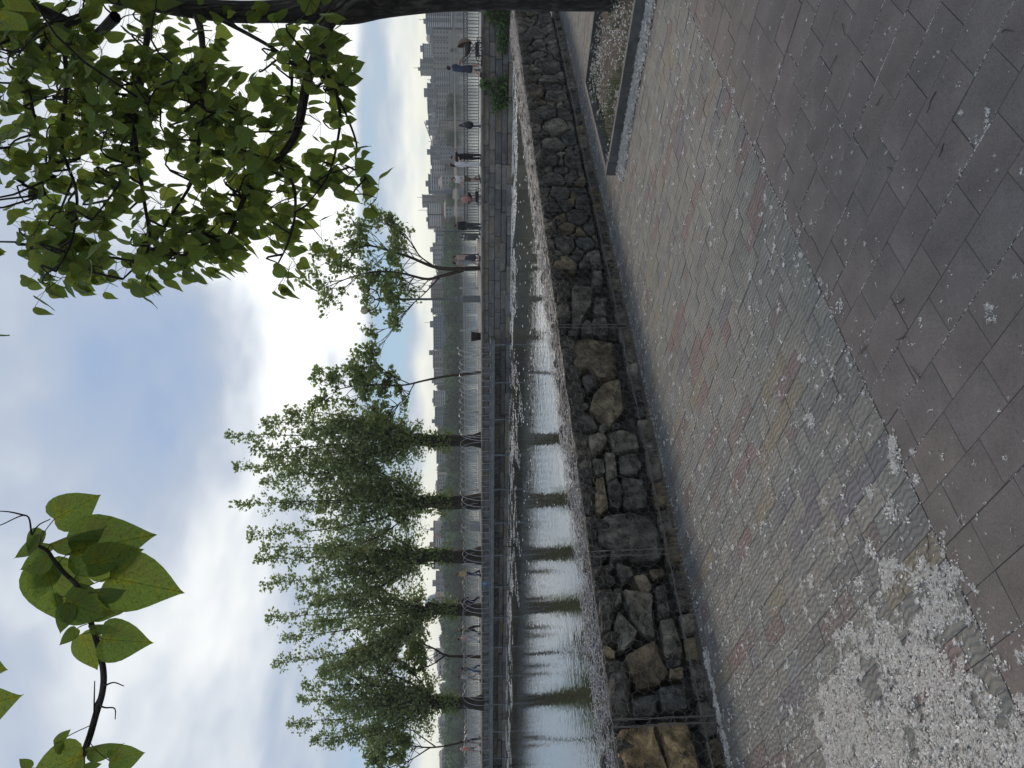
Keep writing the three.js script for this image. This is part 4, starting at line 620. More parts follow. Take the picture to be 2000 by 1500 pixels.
poplar(301, 861, 45.6, 805, [[455, 848], [468, 912], [566, 800], [500, 880], [520, 826]], 'tallest poplar of the row, its trunk nearest the thin leaning maple');
poplar(302, 979, 46.4, 812, [[470, 985], [492, 1048], [520, 940]], 'poplar second from the thin leaning maple, stout trunk with shoots');
poplar(303, 1084, 47.2, 812, [[505, 1092], [522, 1140], [520, 1068]], 'poplar in the middle of the row of five, trunk leaning slightly');
poplar(304, 1190, 48.3, 830, [[530, 1205], [546, 1296], [560, 1245], [590, 1165]], 'poplar in front of the domed building, several bare stems from its head');
poplar(305, 1371, 49.6, 842, [[574, 1408], [592, 1366], [616, 1445], [600, 1340], [640, 1300]], 'shorter poplar at the open end of the row, away from the lamp');

function maple(seed, stems, crownN, spread, leafS, label, opt = {}) { // stems: lists of points [px, py] with a distance
  const R = rng(seed), [[fx, fy]] = stems[0].p, foot = survey(fx, fy, stems[0].d), tree = thing(opt.name || 'maple_tree', label, 'tree', [foot.x, 0, foot.z], 0, 'young maples on the promenade');
  const lists = [[], []], nodes = [];
  stems.forEach(({ p, d, r }, i) => { const P = smooth(p.map(([x, y], k) => { const q = survey(x, y, d).sub(V(foot.x, 0, foot.z)); if (k === 0 && i === 0) q.y = -0.05; return q; }), p.length * 4); mesh(i ? 'limb' : 'trunk', tube(P, (t) => lerp(r, r * 0.25, t), 10, 0.12, seed + i), opt.bark || MAT.barkYoung, tree); nodes.push(...P.slice((P.length * (i ? 0.25 : 0.5)) | 0)); });
  const twigs = [], ends = [];
  const shoot = (p, dir, l, r, lev) => { const e = p.clone().add(dir.clone().multiplyScalar(l)), m = p.clone().lerp(e, 0.5).add(V((R() - 0.5) * l * 0.15, (R() - 0.3) * l * 0.12, (R() - 0.5) * l * 0.15)); twigs.push(tube([p, m, e], [r, r * 0.75, r * 0.45], 4)); if (lev <= 0) { ends.push(e); return; } const n = 2 + (R() * 2 | 0); for (let i = 0; i < n; i++) shoot(i ? m.clone().lerp(e, R()) : e, dir.clone().add(V((R() - 0.5) * 1.3, (R() - 0.35) * 0.9, (R() - 0.5) * 1.3)).normalize(), l * (0.6 + R() * 0.25), r * 0.6, lev - 1); };
  for (let i = 0; i < crownN; i++) { const q = nodes[(R() * nodes.length) | 0], a = R() * 6.28; shoot(q, V(Math.cos(a), 0.5 + R() * 0.7, Math.sin(a) * 0.8).normalize(), spread * (0.5 + R() * 0.5), 0.028, 2); }
  ends.forEach((e) => { if (R() < (opt.bare || 0.12)) return; const n = 7 + (R() * 9 | 0); for (let k = 0; k < n; k++) lists[(R() * 2) | 0].push(spin(R, e.clone().add(V((R() - 0.5) * 0.5, (R() - 0.6) * 0.45, (R() - 0.5) * 0.5)), leafS * (0.7 + R() * 0.6))); });
  mesh('twigs', twigs, opt.bark || MAT.barkYoung, tree).userData.kind = 'stuff'; crownOf(tree, leafStar, FOL.maple, lists);
}
maple(401, [{ p: [[939, 524], [900, 525], [862, 524], [838, 518], [800, 502], [760, 490], [720, 480], [680, 490]], d: 43.6, r: 0.13 }, { p: [[905, 528], [866, 538], [835, 545], [790, 535], [740, 530], [690, 540], [640, 560]], d: 43.7, r: 0.10 }, { p: [[846, 519], [820, 500], [800, 470], [780, 440]], d: 43.3, r: 0.05 }, { p: [[860, 540], [830, 572], [800, 600], [770, 640]], d: 44, r: 0.045 }], 62, 1.35, 0.20, 'young maple with twin trunk standing beside the globe lamp', { bare: 0.1 });
maple(402, [{ p: [[944, 727], [905, 731], [870, 735], [830, 743], [790, 752], [740, 752], [690, 755], [650, 762]], d: 43.9, r: 0.085 }, { p: [[800, 750], [760, 730], [735, 710]], d: 43.7, r: 0.035 }, { p: [[810, 748], [790, 780], [760, 800]], d: 44, r: 0.035 }], 44, 1.05, 0.21, 'slender leaning maple between the lamp and the poplars', { bare: 0.2 });
maple(403, [{ p: [[941, 1283], [905, 1282], [870, 1280], [850, 1268], [820, 1255], [790, 1245]], d: 51.5, r: 0.11 }, { p: [[868, 1281], [840, 1300], [800, 1310]], d: 51.6, r: 0.06 }], 30, 1.15, 0.22, 'young yellow green maple behind the row, its trunk between two poplars', {});
maple(404, [{ p: [[941, 1442], [915, 1446], [880, 1455], [840, 1460], [790, 1455], [740, 1450]], d: 52, r: 0.09 }, { p: [[850, 1458], [810, 1430], [780, 1410]], d: 52, r: 0.05 }, { p: [[840, 1460], [800, 1485], [760, 1500]], d: 52, r: 0.05 }], 36, 1.2, 0.22, 'thin stemmed maple beside the person in orange', {});
function vine(seed, pxs, label) { // leafy creepers on the embankment wall: patches of [px, py, half height, half width]
  const R = rng(seed), o = thing('wall_creeper', label, 'plant', [0, 0, 0], 0, 'creepers on the embankment wall'); const L = [], st = [];
  pxs.forEach(([px, py, ry, rx]) => { const ray = survey(px, py, 1).sub(V(0, EYE, 0)); // meets the wall 0.45 m in front of its face
    const den = ray.x * PS + -ray.z * PC, k = (43.2 * PC - 0.45) / den, c = ray.multiplyScalar(k).add(V(0, EYE, 0));
    for (let i = 0; i < 130; i++) { const a = R() * 6.28, q = R() ** 0.5, p = c.clone().add(V(Math.cos(a) * q * rx * PC, Math.sin(a) * q * ry, -Math.cos(a) * q * rx * -PS + (R() - 0.5) * 0.35)); L.push(spin(R, p, 0.12 + R() * 0.1)); } 
    for (let i = 0; i < 8; i++) { const p = c.clone().add(V((R() - 0.5) * rx, (R() - 0.5) * ry, 0.1)); st.push(tube(smooth([p.clone().setY(c.y - ry), p, p.clone().add(V((R() - 0.5) * 0.4, ry * 0.8, 0.1))], 5), 0.008, 3)); } });
  mesh('stems', st, MAT.barkYoung, o).userData.kind = 'stuff'; mesh('foliage', stamp(leafQ, L), FOL.vine[0], o);
}
vine(501, [[975, 30, 0.55, 0.6], [990, 60, 0.45, 0.6], [962, 22, 0.4, 0.4], [985, 85, 0.35, 0.45], [995, 35, 0.35, 0.5]], 'lush green creeper on the embankment wall below the stroller');
vine(502, [[985, 160, 0.45, 0.35], [975, 178, 0.4, 0.4], [990, 195, 0.35, 0.4], [950, 165, 0.25, 0.2], [972, 205, 0.25, 0.3]], 'smaller creeper on the embankment wall, behind the woman with the stroller');
{ // fluff afloat on the basin
  const R = rng(606), l = [];
  for (let i = 0; i < 24000; i++) { const t = lerp(-28, 18.5, R()), right = t > 3.2, b = -0.66 - (right ? R() ** 1.3 * 3.2 : R() ** 1.15 * 6) * (0.35 + 1.2 * fbm(t * 0.7, 2, 2, 2)); if (fbm(t * 1.7, b * 1.7, 5, 3) < (right ? 0.40 : 0.5)) continue; l.push(M4(PIER(t, b, WATER + 0.003), Q(0, R() * 6, 0), [0.015 + R() * 0.035, 0.004, 0.012 + R() * 0.03])); }
  for (let i = 0; i < 170; i++) { const t = lerp(-6, 17, R()), b = -2 - R() * 16; l.push(M4(PIER(t, b, WATER + 0.004), Q(0, R() * 6, 0), [0.03 + R() * 0.05, 0.012, 0.02 + R() * 0.04])); }
  const o = instances('floating_fluff', FLUFF[0], MAT.fluff, l); tag(o, 'white seed fluff floating on the basin under the embankment', 'fluff');
}

// ================================================================ people
function field(bones, pad = 0) { // bones: [ax, ay, az, ra, bx, by, bz, rb]
  return (x, y, z) => { let d = 1e3; for (const b of bones) { const vx = b[4] - b[0], vy = b[5] - b[1], vz = b[6] - b[2], wx = x - b[0], wy = y - b[1], wz = z - b[2], t = clamp((wx * vx + wy * vy + wz * vz) / (vx * vx + vy * vy + vz * vz + 1e-9)); const e = Math.hypot(wx - vx * t, wy - vy * t, wz - vz * t) - lerp(b[3], b[7], t) - pad; const h = clamp(0.5 + 0.5 * (d - e) / 0.035); d = lerp(d, e, h) - 0.035 * h * (1 - h); } return d; };
}
function blob(bones, pad, res = 44) {
  const lo = [9, 9, 9], hi = [-9, -9, -9]; bones.forEach((b) => { for (const o of [0, 4]) for (let k = 0; k < 3; k++) { const r = b[o + 3] + pad + 0.06; lo[k] = Math.min(lo[k], b[o + k] - r); hi[k] = Math.max(hi[k], b[o + k] + r); } });
  const c = lo.map((l, k) => (l + hi[k]) / 2), hf = lo.map((l, k) => (hi[k] - lo[k]) / 2 * res / (res - 6)), f = field(bones, pad);
  const mc = new MarchingCubes(res, new THREE.MeshBasicMaterial(), false, false, 60000); mc.isolation = 0;
  for (let k = 0; k < res; k++) for (let j = 0; j < res; j++) for (let i = 0; i < res; i++) mc.field[k * res * res + j * res + i] = -f(c[0] + (i - res / 2) / (res / 2) * hf[0], c[1] + (j - res / 2) / (res / 2) * hf[1], c[2] + (k - res / 2) / (res / 2) * hf[2]);
  mc.update(); const n = mc.count, p = new Float32Array(n * 3); for (let i = 0; i < n; i++) for (let k = 0; k < 3; k++) p[i * 3 + k] = c[k] + mc.positionArray[i * 3 + k] * hf[k];
  let g = new THREE.BufferGeometry(); g.setAttribute('position', new THREE.BufferAttribute(p, 3)); g = mergeVertices(g, 1e-4); g.computeVertexNormals(); g.setAttribute('uv', new THREE.BufferAttribute(new Float32Array(g.attributes.position.count * 2), 2)); return g;
}
const SKIN = mat([0.42, 0.27, 0.20], { roughness: 0.6 });
const cloth = (c) => mat(c, { roughness: 0.9 });
function person(label, at, turn, o) { // faces +z before turning; o: stance, top, bottom, hair, long (trousers), sleeve, skirt, h
  const k = (o.h || 1.7) / 1.7, g = thing('person', label, 'person', at, turn, 'people on the promenade'); g.scale.setScalar(k);
  const st = o.stance || 'stand', walk = st === 'walk' ? (o.stride || 1) : 0, lean = o.lean || 0, sit = st === 'sit';
  const hipY = sit ? 0.42 : 0.93, J = { hl: [0.09, hipY, 0], hr: [-0.09, hipY, 0] };
  if (sit) { J.kl = [0.14, 0.46, 0.38]; J.kr = [-0.14, 0.50, 0.36]; J.al = [0.14, 0.08, 0.30]; J.ar = [-0.13, 0.08, 0.34]; }
  else { J.kl = [0.10, 0.51, 0.03 + 0.20 * walk]; J.al = [0.10, 0.085, 0.0 + 0.30 * walk]; J.kr = [-0.10, 0.51, 0.03 - 0.06 * walk]; J.ar = [-0.10, 0.085 + 0.06 * walk, -0.36 * walk]; }
  const T0 = hipY + 0.03, ch = [0, T0 + 0.36, lean * 0.36], nk = [0, T0 + 0.52, lean * 0.50], hd = [0, T0 + 0.64, lean * 0.58 + 0.02];
  const sl = [0.175, T0 + 0.455, lean * 0.45], sr = [-0.175, T0 + 0.455, lean * 0.45];
  const arm = o.arm || 'down'; let el, wl, er, wr;
  if (arm === 'push') { el = [0.2, T0 + 0.2, 0.12 + lean * 0.3]; wl = [0.16, T0 + 0.12, 0.38]; er = [-0.2, T0 + 0.2, 0.12 + lean * 0.3]; wr = [-0.16, T0 + 0.12, 0.38]; }
  else if (arm === 'phone') { el = [0.2, T0 + 0.2, 0.05]; wl = [0.09, T0 + 0.28, 0.26]; er = [-0.21, T0 + 0.18, 0.02]; wr = [-0.2, T0 - 0.04, 0.1]; }
  else if (arm === 'reach') { el = [0.42, T0 + 0.47, 0.05 + lean * 0.4]; wl = [0.62, T0 + 0.60, 0.12 + lean * 0.4]; er = [-0.22, T0 + 0.2, 0]; wr = [-0.1, T0 + 0.1, 0.18]; }
  else { const s = 0.16 * walk + 0.02; el = [0.22, T0 + 0.19, -s * 0.8]; wl = [0.22, T0 - 0.05, -s]; er = [-0.22, T0 + 0.19, s * 0.6]; wr = [-0.22, T0 - 0.04, s * 1.6]; }
  const B = (a, ra, b, rb) => [...a, ra, ...b, rb], off = (a, x, y, z) => [a[0] + x, a[1] + y, a[2] + z];
  const torso = [B([0.06, T0 + 0.02, 0], 0.105, [0.075, ch[1], ch[2]], 0.105), B([-0.06, T0 + 0.02, 0], 0.105, [-0.075, ch[1], ch[2]], 0.105), B(off(ch, 0, 0.07, 0), 0.10, nk, 0.055), B(sl, 0.058, off(ch, 0, 0.06, 0), 0.09), B(sr, 0.058, off(ch, 0, 0.06, 0), 0.09)];
  const arms = [B(sl, 0.052, el, 0.042), B(el, 0.04, wl, 0.026), B(sr, 0.052, er, 0.042), B(er, 0.04, wr, 0.026)];
  const legs = [B(J.hl, 0.085, J.kl, 0.058), B(J.kl, 0.056, J.al, 0.036), B(J.hr, 0.085, J.kr, 0.058), B(J.kr, 0.056, J.ar, 0.036)];
  const head = [B(nk, 0.05, off(hd, 0, -0.05, 0), 0.05), B(off(hd, 0, 0.025, -0.015), 0.092, off(hd, 0, -0.055, 0.028), 0.062), B(off(hd, 0, -0.01, 0.085), 0.016, off(hd, 0, -0.03, 0.098), 0.018)];
  const hand = (w, e) => { const d = V(w[0] - e[0], w[1] - e[1], w[2] - e[2]).normalize(), s = d.clone().cross(V(0, 0, 1)).normalize(), L = []; if (s.length() < 0.1) s.set(1, 0, 0); const pt = (l, a, b) => [w[0] + d.x * l + s.x * a, w[1] + d.y * l + s.y * a, w[2] + d.z * l + s.z * a + b]; L.push(tube([pt(0, 0, 0), pt(0.04, 0, 0), pt(0.09, 0, 0.005)], [0.026, 0.036, 0.03], 8)); for (let f = 0; f < 4; f++) { const a = (f - 1.5) * 0.017, l = [0.07, 0.08, 0.075, 0.055][f]; L.push(tube([pt(0.085, a, 0), pt(0.085 + l * 0.5, a, 0.012), pt(0.085 + l, a, 0.035)], [0.009, 0.0085, 0.006], 5)); } L.push(tube([pt(0.03, 0.03, 0), pt(0.065, 0.05, 0.01), pt(0.095, 0.05, 0.02)], [0.011, 0.01, 0.007], 5)); return L; };
  const toe = (a) => off(a, 0, -0.045, 0.15);
  const body = [blob([...torso, ...arms, ...legs, ...head, B(off(J.al, 0, -0.04, 0), 0.036, toe(J.al), 0.026), B(off(J.ar, 0, -0.04, 0), 0.036, toe(J.ar), 0.026)], 0, 60), ...hand(wl, el), ...hand(wr, er)];
  for (const s of [-1, 1]) { const e = new THREE.SphereGeometry(0.022, 6, 5); e.scale(0.5, 1.2, 0.8); e.translate(hd[0] + s * 0.092, hd[1] - 0.01, hd[2]); body.push(e); }
  mesh('body', body, SKIN, g);
  const face = []; for (const s of [-1, 1]) { const e = new THREE.SphereGeometry(0.011, 6, 5); e.translate(hd[0] + s * 0.033, hd[1] + 0.012, hd[2] + 0.074); face.push(e); } { const m = new THREE.SphereGeometry(0.02, 6, 4); m.scale(1.2, 0.3, 0.4); m.translate(hd[0], hd[1] - 0.07, hd[2] + 0.08); face.push(m); }
  mesh('face_features', face, cloth([0.06, 0.03, 0.025]), g);
  const sleeve = o.sleeve ?? 0.6; const cut = (a, b, t) => a.map((v, i) => lerp(v, b[i], t));
  const shirt = [...torso.slice(0, 2), B(off(ch, 0, 0.07, 0), 0.10, off(nk, 0, -0.03, 0), 0.05), ...torso.slice(3)];
  if (sleeve > 0) { const s = Math.min(1, sleeve); shirt.push(B(sl, 0.056, cut(sl, el, s), 0.05), B(sr, 0.056, cut(sr, er, s), 0.05)); if (sleeve > 1) shirt.push(B(el, 0.045, cut(el, wl, 0.85), 0.034), B(er, 0.045, cut(er, wr, 0.85), 0.034)); }
  mesh('shirt', blob(shirt, 0.014, 44), cloth(o.top), g);
  const bt = [B([0.05, hipY + 0.05, 0], 0.105, [0.055, hipY - 0.02, 0], 0.105), B([-0.05, hipY + 0.05, 0], 0.105, [-0.055, hipY - 0.02, 0], 0.105)];
  if (o.skirt) { const y = hipY - o.skirt; bt.push(B([0.05, hipY, 0], 0.10, [0.1, y, J.kl[2] * 0.5], 0.13), B([-0.05, hipY, 0], 0.10, [-0.1, y, J.kr[2] * 0.5], 0.13), B([0, hipY, 0], 0.1, [0, y, 0], 0.15)); mesh('skirt', blob(bt, 0.016, 40), cloth(o.bottom), g); }
  else { const sh = o.long ? 1 : 0.75; bt.push(B(J.hl, 0.088, cut(J.hl, J.kl, sh), 0.07), B(J.hr, 0.088, cut(J.hr, J.kr, sh), 0.07)); if (o.long) bt.push(B(J.kl, 0.064, cut(J.kl, J.al, 0.95), 0.05), B(J.kr, 0.064, cut(J.kr, J.ar, 0.95), 0.05)); mesh(o.long ? 'trousers' : 'shorts', blob(bt, 0.016, 48), cloth(o.bottom), g); }
  const hair = [B(off(hd, 0, 0.05, -0.03), 0.088, off(hd, 0, 0.02, -0.045), 0.082)]; if (o.hairLong) hair.push(B(off(hd, 0, 0, -0.06), 0.07, off(hd, 0, -0.24, -0.10), 0.05)); mesh('hair', blob(hair, 0.01, 28), cloth(o.hair || [0.03, 0.022, 0.018]), g);
  for (const a of [J.al, J.ar]) mesh('shoe', blob([B(off(a, 0, -0.035, -0.03), 0.042, toe(a), 0.034)], 0.006, 24), cloth(o.shoes || [0.03, 0.03, 0.03]), g);
  return g;
}
const stand = (px, py, d) => { const p = survey(px, py, d); return [p.x, 0, p.z]; };
const rightWay = Math.PI / 2 + PH, leftWay = rightWay + Math.PI; // walking along the promenade
person('person in a white top and navy dress pushing the hooded stroller', stand(944, 136, 36.9), rightWay - 0.25, { stance: 'walk', arm: 'push', top: [0.045, 0.06, 0.10], bottom: [0.03, 0.035, 0.05], skirt: 0.3, hair: [0.025, 0.02, 0.018], lean: 0.12, h: 1.7 });
person('person all in black leaning with one arm stretched, beside the person in white', stand(940, 306, 40.2), leftWay + 0.5, { stance: 'stand', arm: 'reach', lean: 0.25, top: [0.018, 0.018, 0.02], bottom: [0.018, 0.018, 0.022], long: 1, h: 1.55 });
person('person with long dark hair in white shirt and white trousers, holding a phone', stand(940, 322, 39.6), rightWay - 0.5, { arm: 'phone', top: [0.62, 0.61, 0.62], bottom: [0.58, 0.57, 0.58], long: 1, hairLong: 1, sleeve: 1.2, h: 1.58 });
person('person in white tee and brown shorts walking behind the pushchair with pink cover', stand(938.5, 349, 40.6), leftWay + 0.2, { stance: 'walk', arm: 'push', top: [0.62, 0.61, 0.6], bottom: [0.09, 0.065, 0.05], hair: [0.10, 0.06, 0.035], hairLong: 1, lean: 0.12, h: 1.55 });
person('person in black seen from behind, standing at the railing beside the thin pole', stand(939, 441, 41.6), Math.PI, { top: [0.018, 0.018, 0.02], bottom: [0.05, 0.052, 0.06], long: 1, sleeve: 1.3, hair: [0.09, 0.07, 0.06], h: 1.45 });
person('person with dark grey skirt beside the twin trunk maple', stand(938.5, 503, 42.9), leftWay, { stance: 'stand', top: [0.42, 0.33, 0.29], bottom: [0.05, 0.052, 0.06], skirt: 0.5, sleeve: 0.3, h: 1.5 });
person('person in pale shorts, half hidden by the twin trunk maple', stand(938.5, 513, 43.3), rightWay, { stance: 'walk', stride: 0.6, top: [0.34, 0.30, 0.28], bottom: [0.30, 0.36, 0.42], sleeve: 0.4, hair: [0.05, 0.035, 0.025], h: 1.52 });
person('person in a yellow shirt and dark blue trousers between two poplars', stand(941, 1119, 49.0), leftWay + 0.4, { stance: 'walk', stride: 0.6, lean: 0.12, top: [0.50, 0.42, 0.20], bottom: [0.03, 0.045, 0.09], long: 1, hair: [0.12, 0.08, 0.05], h: 1.55 });
person('person dressed all in black walking past the poplar before the dome', stand(941, 1173, 50.2), leftWay + 0.3, { stance: 'walk', top: [0.014, 0.014, 0.016], bottom: [0.014, 0.014, 0.016], long: 1, sleeve: 1.3, h: 1.45 });
person('person in dark green top walking beside the person in pink', stand(941, 1229, 51.0), rightWay - 0.4, { stance: 'walk', stride: 0.7, top: [0.025, 0.045, 0.03], bottom: [0.03, 0.03, 0.03], long: 1, hair: [0.2, 0.13, 0.07], h: 1.55 });
person('person in a pink top and white trousers beside the person in green', stand(941, 1246, 51.2), rightWay - 0.4, { stance: 'walk', stride: 0.8, top: [0.55, 0.36, 0.36], bottom: [0.55, 0.56, 0.58], long: 1, h: 1.5 });
person('person with black top and blue jeans walking near the yellow green maple', stand(941, 1305, 52.0), leftWay + 0.2, { stance: 'walk', stride: 0.8, top: [0.02, 0.02, 0.025], bottom: [0.08, 0.12, 0.2], long: 1, hair: [0.12, 0.09, 0.06], h: 1.5 });
person('person in white tee and pale shorts walking near the yellow green maple', stand(941, 1321, 52.2), leftWay + 0.2, { stance: 'walk', stride: 0.9, top: [0.52, 0.54, 0.56], bottom: [0.30, 0.27, 0.24], hair: [0.08, 0.05, 0.035], h: 1.5 });
person('person in a black top walking just ahead of the person in orange', stand(941, 1446, 53.5), leftWay, { stance: 'walk', stride: 0.7, top: [0.02, 0.02, 0.022], bottom: [0.22, 0.19, 0.17], h: 1.45 });
person('person in an orange shirt and white cap walking by the thin maple', stand(941, 1461, 53.7), leftWay, { stance: 'walk', stride: 0.8, top: [0.62, 0.19, 0.10], bottom: [0.18, 0.20, 0.22], hair: [0.55, 0.53, 0.5], h: 1.42 });
// ---------------------------------------------------------------- stroller, pushchair, bag, small things
function wheel(parent, x, y, z, r) { const w = new THREE.Group(); w.name = 'wheel'; w.position.set(x, y, z); parent.add(w); const t = new THREE.TorusGeometry(r, 0.022, 6, 20); t.rotateY(Math.PI / 2); mesh('tyre', t, MAT.black, w); const s = []; for (let i = 0; i < 6; i++) { const a = i * Math.PI / 3; s.push(stick([0, 0, 0], [0, Math.cos(a) * r, Math.sin(a) * r], 0.007, 4)); } mesh('spokes', s, MAT.rail, w); }
function stroller(at, turn, label, hood, bed, big) {
  const g = thing('stroller', label, 'stroller', at, turn, 'strollers on the promenade'), k = big ? 1 : 0.85; g.scale.setScalar(k);
  for (const x of [-0.25, 0.25]) { wheel(g, x, 0.15, 0.34, 0.13); wheel(g, x, 0.17, -0.3, 0.15); }
  const fr = []; for (const x of [-0.23, 0.23]) fr.push(tube(smooth([[x, 0.16, 0.34], [x, 0.42, 0.1], [x, 0.7, -0.3], [x, 0.98, -0.55]], 10), 0.014, 6), tube([[x, 0.17, -0.3], [x, 0.45, 0.06], [x, 0.55, 0.2]], 0.013, 6)); fr.push(stick([-0.23, 0.98, -0.55], [0.23, 0.98, -0.55], 0.016, 6), stick([-0.25, 0.17, -0.3], [0.25, 0.17, -0.3], 0.012, 6), stick([-0.25, 0.15, 0.34], [0.25, 0.15, 0.34], 0.012, 6)); mesh('frame', fr, MAT.black, g);
  const b = new THREE.SphereGeometry(1, 18, 10, 0, Math.PI * 2, Math.PI / 2, Math.PI / 2); b.scale(0.24, 0.25, 0.45); b.translate(0, 0.82, 0.1); mesh('bassinet', b, cloth(bed), g);
  const h = new THREE.SphereGeometry(1, 18, 10, 0, Math.PI, 0, Math.PI); h.scale(0.245, 0.36, 0.30); h.rotateX(-0.25); h.translate(0, 0.86, 0.22); mesh('hood', h, cloth(hood), g);
  const ap = new THREE.SphereGeometry(1, 16, 8, 0, Math.PI * 2, 0, Math.PI / 2); ap.scale(0.235, 0.07, 0.36); ap.translate(0, 0.82, 0.02); mesh('apron', ap, cloth(bed), g);
  mesh('basket', [box(-0.2, 0.2, 0.2, 0.36, -0.24, 0.26)], cloth([0.03, 0.03, 0.035]), g);
}
stroller(stand(943.5, 97, 36.6), rightWay - 0.25, 'black framed stroller with a brown hood, pushed past the creeper', [0.16, 0.12, 0.085], [0.055, 0.05, 0.048], true);
stroller(stand(938.5, 384, 41.0), leftWay + 0.2, 'dark pushchair with a dusty pink cover', [0.34, 0.17, 0.16], [0.05, 0.045, 0.05], false);
{ const p = RAILR(2.7 * 2), o = thing('hanging_bag', 'black bag hung over a railing post near the stroller', 'bag', [p.x, 0, p.z + 0.1]); const g = new THREE.SphereGeometry(0.2, 16, 12); g.scale(1, 1.15, 0.7); g.translate(0, 0.62, 0.05); mesh('sack', g, MAT.black, o); mesh('strap', tube(smooth([[-0.1, 0.78, 0.05], [-0.05, 0.98, 0.02], [0, 1.16, -0.06], [0.05, 0.98, 0.02], [0.1, 0.78, 0.05]], 10), 0.02, 6), MAT.black, o); }
{ const a = stand(938, 1028, 50), o = thing('utility_box', 'small pale grey utility cabinet behind the razor wire between poplars', 'cabinet', a, PH); mesh('housing', box(-0.3, 0.3, 0, 0.62, -0.15, 0.15), mat([0.42, 0.44, 0.46]), o); mesh('lid', box(-0.33, 0.33, 0.623, 0.66, -0.18, 0.18), mat([0.36, 0.38, 0.4]), o); mesh('door', box(-0.25, 0.25, 0.06, 0.57, 0.152, 0.165), mat([0.38, 0.4, 0.42]), o); }
{ const a = stand(940, 657, 43.7), o = thing('litter_bin', 'squat black litter bin at the start of the steel walkway', 'bin', a); mesh('tub', lathe([[0.001, 0], [0.2, 0], [0.28, 0.5], [0.30, 0.5], [0.30, 0.54], [0.24, 0.54], [0.2, 0.06]], 18), MAT.black, o); mesh('ring', put(new THREE.TorusGeometry(0.29, 0.02, 6, 20).rotateX(Math.PI / 2), 0, 0.56, 0), MAT.rail, o); }
{ const q = PIER(-12.6, -0.75, -0.42), o = mesh('blue_rag', (() => { const g = new THREE.PlaneGeometry(0.5, 0.42, 10, 10), p = g.attributes.position; for (let i = 0; i < p.count; i++) p.setZ(i, 0.09 * (fbm(p.getX(i) * 6, p.getY(i) * 6, 2, 2) - 0.5)); g.rotateX(-0.5); g.computeVertexNormals(); return uvBox(g); })(), cloth([0.10, 0.22, 0.36])); o.position.set(q.x, -0.25, q.z); tag(o, 'torn blue plastic rag caught on the steel walkway', 'rag'); }

// ================================================================ the far shore
const shoreD = (x) => 437 + 0.17 * x, hillY = (x, d) => { const k = d - shoreD(x); return k < 0 ? -4 : -1.35 + 2.2 * sstep(0, 60, k) + 9 * sstep(110, 290, k) + 1.0 * (fbm(x / 60, d / 60, 1, 3) - 0.5) * sstep(0, 60, k); };
{ const g = new THREE.PlaneGeometry(900, 700, 120, 90); g.rotateX(-Math.PI / 2); g.translate(0, 0, -740); const p = g.attributes.position; for (let i = 0; i < p.count; i++) p.setY(i, hillY(p.getX(i), -p.getZ(i))); g.computeVertexNormals(); structure(mesh('far_shore', uvBox(g), mat([0.06, 0.07, 0.05])), 'wooded rising ground on the far side of the lake', 'hillside'); }
const winM = mat([0.06, 0.075, 0.09], { roughness: 0.25 }), roofM = mat([0.19, 0.18, 0.18]), trimM = mat([0.46, 0.45, 0.43]);
const RB = rng(4711);
